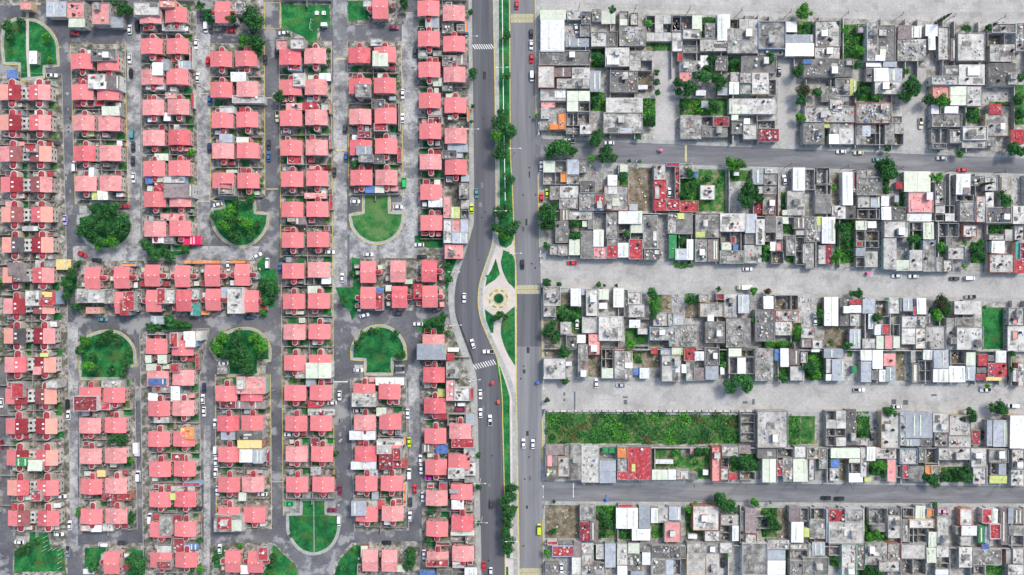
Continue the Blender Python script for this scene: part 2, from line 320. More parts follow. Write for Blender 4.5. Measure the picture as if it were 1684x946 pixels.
lawn(tl(T7, [(540,190),(585,225),(600,245),(597,345),(580,345),(550,270)]))
lawn(tl(T7, [(685,0),(700,-20),(736,-10),(736,62),(705,30)]))
lawn(tl(T7, [(560,5),(545,-30),(590,-30),(610,-5)]))
lawn([(815,590),(823,604),(833,634),(838,652),(839,706),(839,800),(836,830),(830,830),(828,706),(823,640)], k=1)
lawn([(832,830),(838,830),(839,918),(833,918)], k=1, m=grass); lawn([(832,932),(836,932),(837,BR),(833,BR)], k=1)
cx, cy = W(820.3, 491)
def disc(name, r, z0, z1, m, kind='structure', n=40):
    b = MB(); b.cyl(cx, cy, z0, z1, r, n=n); return tag(b.build(name, m), kind=kind)
disc('plaza', 7.2, 0, .17, path_m); disc('plaza', 5.0, 0, .18, mottled('yellow_paving', [(.50,.44,.24),(.62,.56,.36)], .8, 5, fine=.15, rnd=0, spots=(.5,.42,.38), spot_scale=1.2))
disc('grass', 2.2, 0, .3, grass, 'stuff')
ring = [(cx+2.3*math.cos(t*math.pi/14), cy+2.3*math.sin(t*math.pi/14)) for t in range(28)]
ribbon('kerb', ring, .3, .17, .42, walk, closed=True)
# concrete plaza benches round the ring
for i in range(8):
    a = i*math.pi/4 + .3
    o = thing('curved_bench', (cx+3.9*math.cos(a), cy+3.9*math.sin(a), .18), a)
    b = MB(); b.box(-.22,-.8,.34,.22,.8,.44); b.build('seat', yardc, o)
    for s in (-.55,.55): b = MB(); b.box(-.16,s-.1,0,.16,s+.1,.34); b.build('leg', block, o)
    d = ['east','north east','north','north west','west','south west','south','south east'][i]
    tag(o, 'low concrete bench on the %s side of the yellow plaza ring in the median' % d, 'bench', 'benches around the round plaza')
# thin wall along the southern median
def wallbar(name, pts, w_, h, mat, label, cat, group=None, z0=.12):
    P = PX(pts); o = thing(name, (*P[0], 0)); mb = MB()
    for a, b in zip(P, P[1:]):
        dx, dy = b[0]-a[0], b[1]-a[1]; L = math.hypot(dx, dy)
        mb.obox((a[0]+b[0])/2-P[0][0], (a[1]+b[1])/2-P[0][1], z0, L, w_, h, math.atan2(dy, dx))
    mb.build('wall_panel', mat, o)
    mb = MB()
    for a, b in zip(P, P[1:]):
        dx, dy = b[0]-a[0], b[1]-a[1]; L = math.hypot(dx, dy)
        mb.obox((a[0]+b[0])/2-P[0][0], (a[1]+b[1])/2-P[0][1], h, L, w_+.08, h+.06, math.atan2(dy, dx))
    mb.build('coping', walk, o)
    return tag(o, label, cat, group)
wallbar('low_wall', [(838.3,652),(839.5,796)], .25, .6, white, 'long low white wall beside the grass of the southern median', 'wall')
wallbar('low_wall', [(836,918),(852,918)], .25, .5, white, 'short low white wall crossing the median south of the dark tree row', 'wall')
# markings
def mark(pts, m, z=.018): return poly_mesh('road_marking', pts, z-.002, z, m)
def hatch(q0, q1, width, n, m, slant, z=.018):
    """n slanted bars across a road, from q0 to q1 (photo px)"""
    for i in range(n):
        t = (i+.5)/n; x = q0[0]+(q1[0]-q0[0])*t; y = q0[1]+(q1[1]-q0[1])*t; hw = abs(q1[0]-q0[0])/n*.21
        mark(PX([(x-hw-slant,y-width/2),(x+hw-slant,y-width/2),(x+hw+slant,y+width/2),(x-hw+slant,y+width/2)]), m, z)
hatch((777,77),(812,77), 8, 9, whitep, 2.6); hatch((779,604),(815,595), 8, 9, whitep, 2.6)
for x0, y0, x1, y1 in ((841,23,878,38),(850.5,469,888.5,484),(856,934,892,950)):
    mark(PX(rect(x0,y0,x1,y1)), avenue2, .020)
    for k in range(2):
        ya, yb = (y0+y1)/2 + (k-1)*7.4, (y0+y1)/2 + k*7.4 - .6
        n = 17
        for i in range(n):
            x = x0 + (x1-x0)*(i+.15)/n; hw = (x1-x0)/n*.62
            mark(PX([(x,ya),(x+hw,ya),(x+hw-1.2,yb),(x-1.2,yb)]), yellowp, .024)
# eastern roads
def lerp(a, b, t): return a + (b-a)*t
E0, E1 = 889, 2400
def band(name, yl, yr, ybl, ybr, m, z):
    k = (E1-E0)/(1684-E0)
    poly_mesh(name, PX([(E0,yl),(E1,yl+(yr-yl)*k),(E1,ybl+(ybr-ybl)*k),(E0,ybl)]), 0, z, m)
band('street', -10, 2, 17, 42, crete_road, .008); 
poly_mesh('street', PX([(878,-30),(E1,-10),(E1,22),(891,17),(880,16)]), 0, .010, crete_road)
band('street', 226, 259, 264, 290, cross_as, .008)
band('street', 426, 454, 473, 497, crete_road, .008)
band('street', 624, 636, 673, 682, crete_road, .008)
band('street', 790, 799, 824, 829, cross_as, .008)
for p in ([(1075,84),(1113,84),(1110,234),(1077,232)], [(1280,98),(1312,98),(1308,244),(1278,243)], [(1484,112),(1523,112),(1520,254),(1482,252)]):
    poly_mesh('alley', PX(p), 0, .127, crete_road)
def yT(x, a, b): return a + (b-a)*(x-889)/(1684-889)
def eblock(x0, x1, ta, tb, ba, bb):
    return [(x0,yT(x0,ta,tb)),(x1,yT(x1,ta,tb)),(x1,yT(x1,ba,bb)),(x0,yT(x0,ba,bb))]
XR = 2300
for q in (eblock(890,XR,17,39,227,259), eblock(893,XR,267,288,426,453), eblock(892,XR,476,493,623,635), eblock(896,XR,675,684,789,798), eblock(895,XR,826,830,1066,1066)):
    poly_mesh('block_ground', PX(q), 0, .12, lot_r)
for (ta,tb,ba,bb,x0) in ((227,259,0,0,892),(0,0,267,288,893),(426,453,0,0,893),(0,0,476,493,893),(623,635,0,0,893),(0,0,675,684,898),(789,798,0,0,900),(0,0,826,830,896)):
    a, b = (ta,tb) if ta else (ba,bb); sgn = -1.2 if ta else 1.2
    q = [(x0,yT(x0,a,b)+sgn),(XR,yT(XR,a,b)+sgn)]
    ribbon('pavement', PX(q), 1.7, 0, .16, walk)
# slab joints of the concrete streets
joint = plain('joint', (.34,.34,.325), .9)
for (ya,yb,ybl,ybr) in ((0,4,16,38),(427,454,472,496),(625,636,672,681)):
    for f in (.33,.66):
        P = [(893,lerp(ya,ybl,f)),(1700,lerp(yb,ybr,f)+ (lerp(yb,ybr,f)-lerp(ya,ybl,f))*.02)]
        ribbon('slab_joint', PX(P), .12, .0, .0125, joint)
    x = 900
    while x < 1700:
        t = (x-889)/795; ribbon('slab_joint', PX([(x,lerp(ya,yb,t)+1),(x+.5,lerp(ybl,ybr,t)-1)]), .10, .0, .0125, joint); x += 15.5
for x, y, a, b in ((1028,653.5,8,3),(1028.5,661.5,6,8),(945,663,2.5,38),(1225,662,8,4),(1239,661,4,9),(1470,661,8,8),(1489,662,8,8),(1536,650,9,3),(928,648,3,5),(928,658,3,4)):
    mark(PX(rect(x-a/2,y-b/2,x+a/2,y+b/2)), avenue, .016)
for x, y, a, b, m in ((1128,250,3,32,yellowp),(943,806,1.3,24,whitep),(560,628,24,1.5,whitep),(455,792,20,2,walk),(448,161,22,1.5,yellowp),(335,154,20,1.5,yellowp),(562,97,20,2.5,yellowp),(562,247,20,2.5,yellowp),(448,311,20,1.5,yellowp),(335,331,20,1.5,yellowp)):
    mark(PX(rect(x-a/2,y-b/2,x+a/2,y+b/2)), m, .017)
for p in ([(435,5),(461,5),(461,47),(435,47)],): ribbon('kerb', PX(p), .4, 0, .14, yellowk, closed=True)
# lawns of the western parks
kb = yellowk
lawn(tl((0,0), [(30,410),(18,300),(28,160),(100,128),(190,130),(260,150),(330,210),(370,290),(378,425),(285,430),(285,500),(130,515),(130,412)]), kerb=kb)
lawn(tl((0,230), [(590,405),(760,405),(762,480),(850,520),(850,600),(810,660),(740,700),(660,705),(590,680),(530,620),(510,560),(510,500),(590,480)]), kerb=walk)
lawn(tl((220,230), [(500,385),(580,380),(780,392),(785,475),(870,482),(865,540),(840,600),(790,655),(720,690),(650,685),(580,640),(530,580),(512,520),(512,450),(590,440),(580,395)]), kerb=kb)
lawn(tl((440,230), [(625,352),(786,352),(788,474),(876,476),(874,530),(845,600),(795,645),(730,668),(660,662),(595,622),(550,560),(536,490),(624,474)]), m=grass3, kerb=kb)
lawn(tl((0,460), [(527,640),(520,500),(508,420),(560,380),(620,350),(700,335),(780,350),(840,400),(870,460),(875,555),(800,560),(800,640)]), kerb=kb)
lawn(tl((220,460), [(615,620),(612,525),(540,515),(500,450),(530,390),(600,350),(680,322),(780,325),(850,380),(882,450),(882,522),(806,526),(806,612)]), kerb=kb)
lawn(tl((440,460), [(636,610),(636,516),(548,512),(550,440),(590,370),(650,320),(720,302),(790,315),(850,360),(888,430),(896,512),(806,512),(806,610)]), kerb=kb)
lawn(tl((440,706), [(222,456),(376,456),(378,548),(462,556),(460,640),(438,715),(388,775),(310,805),(230,788),(172,735),(134,655),(132,554),(220,550)]), kerb=walk)
ribbon('path', PX(tl((440,706), [(300,460),(303,808)])), .3, .15, .2, walk)
ribbon('path', PX(tl((0,0), [(180,60),(180,330),(190,500)])), 1.3, .15, .2, path_m)
for t, p in (((0,706),[(95,790),(190,730),(195,672),(310,672),(330,770),(415,775),(428,920),(92,925)]), ((0,706),[(552,768),(690,768),(640,895),(548,898)]), ((440,706),[(-30,750),(50,755),(130,835),(185,885),(195,960),(-30,960)]),
        ((440,706),[(425,960),(470,840),(560,752),(604,752),(604,960)]), ((440,0),[(90,32),(400,32),(408,180),(325,186),(322,262),(270,280),(235,240),(95,178)]), ((440,0),[(522,5),(676,5),(676,128),(524,138)]),
        ((660,230),[(85,622),(268,622),(268,700),(170,702),(90,670)]), ((220,230),[(800,800),(850,752),(868,842),(922,835),(940,1000),(815,1020)]), ((220,460),[(820,60),(915,60),(915,178),(872,180),(860,248),(828,238)]),
        ((440,460),[(440,50),(560,50),(598,190),(548,265),(530,190),(490,178)]), ((660,460),[(150,262),(288,225),(270,350),(100,332)]), ((660,230),[(286,755),(370,755),(310,940),(286,1000)]),
        ((220,460),[(92,292),(220,245),(375,292),(375,326),(92,335)]), ((220,230),[(42,660),(360,695),(362,738),(110,770)]), ((0,460),[(392,-20),(500,-20),(498,60),(425,125),(415,60)]), ((440,230),[(545,760),(600,775),(605,1000),(560,1000),(548,840)]),
        ((0,706),[(820,770),(940,790),(940,960),(830,960)]), ((220,706),[(520,790),(590,750),(590,900),(520,900)]), ((220,0),[(455,60),(520,60),(520,180),(455,170)])):
    lawn(tl(t, p), k=1, z=.145)
for x, y, wd, hh in ((583,331,14,14),(653,341,16,16),(590,607,14,14),(658,607,15,14),(480,829,15,16),(545,829,14,16),(366,607,12,14),(430,608,14,14),(137,345,12,12),(35,888,16,12)):
    poly_mesh('parking_bay', PX(rect(x-wd/2,y-hh/2,x+wd/2,y+hh/2)), 0, .165, yardc)
# yellow and grey kerbs along the western lots
for i, p in enumerate(LB):
    if i in (0,2,3,5,7,9,13,14,15,16): ribbon('kerb', PX(p), .28, 0, .16, yellowk if i in (2,5,7,9,15) else walk, closed=True, off=0)

# worn repairs and manholes
rg = random.Random(31)
for i in range(46):
    lane = rg.choice('wee'); y = rg.uniform(0, 940)
    if lane == 'w':
        xs = [p for p in zip(Lws, Les)]; a, b = min(xs, key=lambda q: abs(q[0][1]-y)); x = lerp(a[0], b[0], rg.uniform(.15,.85))
    else: x = rg.uniform(855, 882); 
    if 440 < y < 640 and lane == 'w': continue
    if rg.random() < .5:
        X, Y = W(x, y); b_ = MB(); b_.cyl(X, Y, .012, .019, .42, n=12); tag(b_.build('manhole_cover', newpatch), kind='structure')
    else: mark(PX(rect(x-rg.uniform(.8,3),y-rg.uniform(1,7),x+rg.uniform(.8,3),y+rg.uniform(1,7))), rg.choice([avenue, newpatch, avenue2]), .018)
for i in range(60):
    q = rg.choice([(430,0,500),(330,640,880),(112,150,420),(560,520,900),(221,420,860),(449,560,880)]); x = q[0]+rg.uniform(-4,4)+8*(q[2]-q[1] < 10); y = rg.uniform(q[1], q[2])
    for yy in [y]:
        if min(abs(x-c) for c in (337,449,560,112,221)) < 6: mark(PX(rect(x-rg.uniform(.5,2.5),yy-rg.uniform(.5,4),x+rg.uniform(.5,2.5),yy+rg.uniform(.5,4))), rg.choice([newpatch, asphalt_worn, walk]), .060)
# ------------------------------------------------------------------ western gable houses
H_E, H_R = 5.0, 6.1
def slope_mesh(hw, hl, mats, halves=(0,0)):
    """gable roof, ridge along y, slightly wavy eaves line, real thickness"""
    mb = MB(); n = 6; th = .16
    for side in (-1, 1):
        mi = halves[0] if side < 0 else halves[1]
        for k in range(n):
            y0 = -hl + 2*hl*k/n; y1 = -hl + 2*hl*(k+1)/n
            a, b, c, d = (0,y0,H_R), (side*hw,y0,H_E), (side*hw,y1,H_E), (0,y1,H_R)
            q = [a,b,c,d] if side > 0 else [d,c,b,a]
            lo = [(x,y,z-th) for x,y,z in q]
            fs = [(0,1,2,3),(7,6,5,4)]
            fs.append((1,5,6,2) if side > 0 else (2,1,5,6)[::1])
            if k == 0 or k == n-1: fs += [(0,4,5,1),(3,2,6,7),(1,5,6,2),(0,3,7,4)]
            mb.add(q+lo, fs, mi)
    return mb.mesh('roof', mats)
HW, HL = 4.78, 3.38
def wall_mesh(m):
    mb = MB(); a, b = HW-.4, HL-.35
    mb.box(-a,-b,0,a,b,H_E-.02)
    for s in (-1,1):
        y = s*(b-.0); vs = [(-a,y,H_E-.02),(a,y,H_E-.02),(0,y,H_R-.2),(-a,y-s*.2,H_E-.02),(a,y-s*.2,H_E-.02),(0,y-s*.2,H_R-.2)]
        mb.add(vs, [(0,1,2),(5,4,3),(0,2,5,3),(1,4,5,2)])
    return mb.mesh('wall', m)
def vault_mesh(wall):
    """bay with a rounded end, running out in +y from y=0"""
    r, L, h = 1.2, 2.3, 4.2; n = 8
    out = [(r,0)] + [(r*math.cos(t*math.pi/n), L-.3+r*math.sin(t*math.pi/n)*.8) for t in range(n+1)] + [(-r,0)]
    w_ = MB(); m = len(out)
    vs = [(x,y,0) for x,y in out] + [(x,y,h) for x,y in out]
    w_.add(vs, [(i,i+1,m+i+1,m+i) for i in range(m-1)] + [tuple(range(m,2*m))])
    rf = MB(); o2 = [(x*.80, y*.90) for x, y in out]
    rings = [(1.0,h-.05),(1.0,h+.08),(.78,h+.5),(.42,h+.78)]
    vs = []
    for f, z in rings: vs += [(x*f, y*(f*.5+.5), z) for x, y in o2]
    vs.append((0, .8, h+.88)); fs = []
    for k in range(len(rings)-1): fs += [(k*m+i, k*m+i+1, (k+1)*m+i+1, (k+1)*m+i) for i in range(m-1)]
    fs += [((len(rings)-1)*m+i, (len(rings)-1)*m+i+1, len(vs)-1) for i in range(m-1)]
    rf.add(vs, fs); return w_.mesh('bay_wall', wall), rf.mesh('bay_roof', vaultm)
tile_r = mottled('weathered_maroon_roof', [(.22,.07,.07),(.36,.13,.125)], .5, 6, rough=.8, fine=.12, rnd=.15, spots=(.14,.07,.07), spot_scale=.5, spot_amt=.6, stripe=('Y', 1.6, .13))
tile_g = mottled('charcoal_roof', [(.06,.055,.058),(.11,.10,.105)], .5, 6, rough=.8, fine=.1, rnd=.15, stripe=('Y', 1.6, .13))
tile_f = mottled('faded_pink_roof', [(.66,.26,.25),(.74,.34,.32)], .35, 5, rough=.8, fine=.08, rnd=.08, spots=(.46,.18,.18), spot_scale=.4, spot_amt=.6, stripe=('Y', 1.6, .13))
tile_k = mottled('deep_pink_roof', [(.60,.13,.145),(.68,.18,.19)], .35, 5, rough=.8, fine=.08, rnd=.1, spots=(.42,.09,.10), spot_scale=.4, spot_amt=.5, stripe=('Y', 1.6, .13))
MW = [wall_mesh(cream), wall_mesh(pinkwall)]
MRP = slope_mesh(HW, HL, [tile_p]); MR2 = {-1: slope_mesh(HW, HL, [tile_s, tile_m], (0,1)), 1: slope_mesh(HW, HL, [tile_s, tile_m], (1,0))}
VM = [vault_mesh(cream), vault_mesh(pinkwall)]
vb = MB(); vb.cyl(0,0,0,.34,.20,.20,n=8); vb.cyl(0,0,.34,.42,.27,.22,n=8); VENT = vb.mesh('roof_vent', white)
vb = MB(); vb.box(-.45,-.35,0,.45,.35,.28); VENT2 = vb.mesh('skylight', white)
wb = MB(); wb.box(-.65,-.03,-.55,.65,.05,.55); WIN = wb.mesh('window', white)
wb = MB(); wb.box(-.56,-.06,-.46,-.03,-.035,.46); wb.box(.03,-.06,-.46,.56,-.035,.46); PANE = wb.mesh('pane', glass)
db = MB(); db.box(-.45,-.04,0,.45,.05,2.05); DOOR = db.mesh('door', plain('door_brown', (.22,.11,.06), .5))
def win(p, x, y, z, rz, sc=1.0):
    o = link('window', WIN, p, (x,y,z), rz, (sc,1,1)); link('pane', PANE, o); return o
def side_of(dx, dy, a, b):  # outward normal angle; window faces local -y
    return {(0,-1):0, (1,0):R(90), (0,1):R(180), (-1,0):R(-90)}[(dx,dy)]
GH = []      # (x_px, y_px, rot, type)
def gh(t, pts, typ=0, rot=0):
    for x, y in pts: GH.append((*tp(t, x, y), rot, typ))
gh((0,0), [(527,398),(698,408),(532,598),(698,600),(540,797),(705,799)])
gh((0,230), [(547,89),(713,87),(552,284),(714,282)])
gh((0,460), [(580,748),(738,748)])
gh((0,706), [(580,-23),(746,-26),(585,175),(748,171),(590,372),(750,367),(591,565),(752,563)])
gh((220,0), [(107,103),(272,97),(113,300),(281,300),(119,500),(280,498),(124,697),(288,694),(127,895),(293,890),(565,384),(727,381),(567,583),(735,579),(573,780),(734,776)])
gh((220,230), [(130,187),(293,184),(135,386),(300,385),(137,578),(300,575),(577,72),(736,69),(578,264),(741,265)])
gh((220,460), [(146,432),(315,443),(153,642),(319,636),(162,836),(320,833),(598,738),(762,738),(609,933),(766,930)])
gh((220,706), [(162,64),(324,62),(168,259),(328,256),(169,455),(332,454),(172,650),(333,646),(175,849),(338,846),(616,163),(615,359),(770,357),(616,553),(780,555)])
gh((440,0), [(145,371),(307,364),(148,568),(311,565),(150,767),(314,761),(153,960),(317,957),(594,359),(760,354),(598,558),(760,555),(600,757),(764,752),(603,957),(767,948)])
gh((440,230), [(157,255),(320,250),(159,452),(322,450),(162,650),(325,646),(165,850),(330,843),(607,246),(769,245)])
gh((440,460), [(168,141),(331,138),(173,340),(335,337),(176,539),(338,536),(178,735),(343,733),(184,933),(346,931),(625,725),(790,726),(630,927),(794,922)])
gh((440,706), [(187,161),(352,161),(190,359),(360,358),(636,160),(795,152),(640,352),(804,351),(642,550),(810,546)])
gh((660,0), [(175,55),(340,86),(178,252),(342,285),(181,452),(344,483),(184,652),(350,682),(187,851),(352,881)])
gh((660,230), [(190,143),(353,177),(193,340),(195,539)])
gh((660,460), [(208,405),(212,617),(217,818)])
gh((660,706), [(220,45),(382,12),(225,246),(375,212),(229,446),(390,406),(232,646),(395,609),(235,843),(400,807)])
gh((220,0), [(577,78)], rot=90); gh((440,0), [(730,50)], rot=90); gh((0,706), [(725,869)], rot=90); gh((220,706), [(642,860),(790,862)], rot=90); gh((440,706), [(665,853),(790,855)], rot=90)
gh((0,230), [(600,895),(790,893)], rot=90); gh((220,230), [(120,880),(316,885),(510,880),(704,875)], rot=90); gh((440,230), [(652,857),(846,853)], rot=90); gh((660,230), [(181,851)], rot=90)
gh((0,460), [(795,150)], rot=90); gh((220,460), [(130,138),(326,135),(515,130),(760,140)], rot=90); gh((440,460), [(652,118),(856,113)], rot=90); gh((660,460), [(186,110)], rot=90)
for k, y in enumerate([152,202,253.3,303.6,353,403,452.7,503.6,552.6,600,652,701,753,802.4,852.4]):
    GH.append((15+.0215*(y-152), y, 0, -1)); GH.append((64+.0212*(y-152), y, 0, 1))
for x in (-46,):
    for y in range(160, 860, 50): GH.append((x+.02*y, y, 0, 1))
for y in (-30, -78):
    for x in (140, 182, 250, 292, 480, 520, 705, 747): GH.append((x, y, 0, 0))
STRIPS = [(112,'first'),(222,'second'),(338,'third'),(450,'fourth'),(561,'fifth'),(678,'sixth'),(900,'seventh')]
def strip(x):
    for lim, n in STRIPS:
        if x < lim: return n
def proto(typ, vn, vs):
    """typ 0 pink, -1 / 1 two-tone; vn, vs: bays at the north / south side"""
    o = thing('gable_house', (0,0,0)); k = 1 if (vn+vs) % 2 else 0
    link('wall', MW[k], o); link('roof', MRP if typ == 0 else MR2[typ], o)
    for y in (-1.35, 1.35):
        if typ == 0: link('roof_vent', VENT, o, (0,y,H_R-.12))
        else: link('skylight', VENT2, o, (-typ*.9, y*.75, H_R-.34))
    for s, on in ((1,vn),(-1,vs)):
        if on:
            b = link('bay_roof', VM[k][1], o, ((typ*-.5), s*(HL-.36), 0), 0 if s > 0 else math.pi, (1.3,1.15,1) if typ else None)
            link('bay_wall', VM[k][0], b)
    if typ:      # lower wing towards the neighbour house
        q = MB(); q.box(-1.15,-2.6,0,1.15,2.6,3.6); wg = q.build('side_wing', cream, o, (-typ*(HW+.65),0,0))
        q = MB(); q.box(-1.2,-2.65,3.6,1.2,2.65,3.72); q.build('wing_roof', RM['l'], wg)
        for y in (-1.2,1.2): q = MB(); q.box(-.5,-.5,3.72,.5,.5,3.86); q.build('light_well', glass, wg, (0,y,0))
    a, b = HW-.4, HL-.35
    for s in (-1,1):
        rz = R(90)*s
        for z in (1.5, 3.9):
            for y in (-1.4, 1.4): win(o, s*a, y, z, rz)
        win(o, 2.9*s, -b, 1.5, 0); win(o, 2.9*s, -b, 3.9, 0); win(o, 2.9*s, b, 1.5, math.pi); win(o, 2.9*s, b, 3.9, math.pi)
    link('door', DOOR, o, (1.8,-b,0), 0)
    return o
PROTO = {}
def copy_tree(o, parent=None):
    c = o.copy(); C.objects.link(c); c.parent = parent
    for ch in KIDS.get(o.name, ()): copy_tree(ch, c)
    return c
KIDS = {}
def kids(o):
    for ob in bpy.data.objects:
        if ob.parent: 
            L = KIDS.setdefault(ob.parent.name, [])
            if ob not in L: L.append(ob)
first_used = set()
for typ in (0,-1,1):
    for vn in (0,1):
        for vs in (0,1):
            if typ and not (vn and vs): continue
            PROTO[(typ,vn,vs)] = proto(typ,vn,vs)
kids(None)
rng = random.Random(11)
GHO = []
for (px, py, rot, typ) in GH:
    vn, vs = (1,1) if typ else ((1 if rng.random() < .72 else 0), (1 if rng.random() < .75 else 0))
    key = (typ,vn,vs); p = PROTO[key]
    o = p if key not in first_used else copy_tree(p)
    first_used.add(key)
    x, y = W(px, py, 5.5); o.location = (x, y, .12 + rng.uniform(-.05,.12)); o.rotation_euler = (0,0,R(rot + rng.uniform(-.5,.5) - .9*(py/946)))
    GHO.append((o, px, py, rot, typ))
    if typ:
        for ch in o.children:
            if ch.name.startswith('roof') and len(ch.material_slots) == 2:
                a_, b_ = rng.choice([tile_s,tile_s,tile_f,tile_p]), rng.choice([tile_m,tile_m,tile_m,tile_r,tile_r,tile_k,tile_k,tile_m,tile_g])
                ch.material_slots[0].link = 'OBJECT'; ch.material_slots[0].material = a_
                ch.material_slots[1].link = 'OBJECT'; ch.material_slots[1].material = b_
    if typ == 0 and rng.random() < .30:
        for ch in o.children:
            if ch.name.startswith('roof') and 'vent' not in ch.name:
                ch.material_slots[0].link = 'OBJECT'; ch.material_slots[0].material = rng.choice([tile_f, tile_f, tile_k])
for k, p in PROTO.items():
    if k not in first_used:
        for ob in [p] + list(p.children_recursive): bpy.data.objects.remove(ob)
cnt = {}
def split_col(px, py):
    s = strip(px); return s
half = {'first':40,'second':163,'third':275,'fourth':390,'fifth':503,'sixth':617,'seventh':728}
for o, px, py, rot, typ in sorted(GHO, key=lambda a: a[2]):
    s = strip(px)
    if 425 < py < 515 and rot == 90:
        row = 'north' if py < 475 else 'south'; key = ('m', row); 
        GHO_m = sorted([q for q in GHO if 425 < q[2] < 515 and q[3] == 90 and (q[2] < 475) == (py < 475)], key=lambda q: q[1])
        n = [q[0] for q in GHO_m].index(o) + 1
        tag(o, 'pink gable house with sideways ridge, %s from the west in the %s cross row' % (ordn(n), row), 'house', 'pink houses turned sideways in the cross rows')
        continue
    side = 'west' if px < half[s] + .022*py*(1 if s != 'first' else 1) - (6 if s != 'first' else 0) else 'east'
    key = (s, side, typ != 0, rot); cnt[key] = cnt.get(key, 0) + 1
    look = 'two-tone salmon and maroon gable house' if typ else ('pink gable house' if rot == 0 else 'sideways pink gable house')
    tag(o, '%s, %s from the top on the %s side of the %s housing strip' % (look, ordn(cnt[key]), side, s), 'house', 'salmon and maroon houses of the first strip' if typ else 'pink gable houses west of the avenue')

# ------------------------------------------------------------------ boxy buildings (annexes west, houses and sheds east)
SLAB = set('clgropM'); 
def wins_on(o, w_, l_, h, rg, doors=True):
    for (dx,dy) in ((0,-1),(0,1),(1,0),(-1,0)):
        span = w_ if dx == 0 else l_; off = l_/2 if dx == 0 else w_/2
        n = min(4, int(span/3.2)); rz = side_of(dx,dy,0,0)
        for fl in range(max(1, int(h/2.75))):
            for i in range(n):
                if rg.random() < .3: continue
                u = -span/2 + span*(i+.5)/n + rg.uniform(-.3,.3)
                x, y = (u, dy*off) if dx == 0 else (dx*off, u)
                if fl == 0 and i == 0 and dy == -1 and doors: link('door', DOOR, o, (x,y,0), rz)
                else: win(o, x, y, 1.45+fl*2.7, rz, rg.uniform(.7,1.3))
def debris(parent, w_, l_, z, rg, n, big=1.0):
    mb = MB()
    for i in range(n):
        x, y = rg.uniform(-w_/2,w_/2)*.9, rg.uniform(-l_/2,l_/2)*.9
        a, b, c = rg.uniform(.2,1.1)*big, rg.uniform(.15,.8)*big, rg.uniform(.1,.7)*big
        mb.obox(x, y, z, a, b, z+c, rg.uniform(0,3.1), rg.choice([0,0,0,1,1,1,1,1,2,2,9,9,5,6,6,6,3,4,7,8]) if rg.random() < .6 else rg.choice([1,6,9,1]))
    o = mb.build('clutter', JUNK, parent); o['kind'] = 'stuff'; return o
TANKS = []
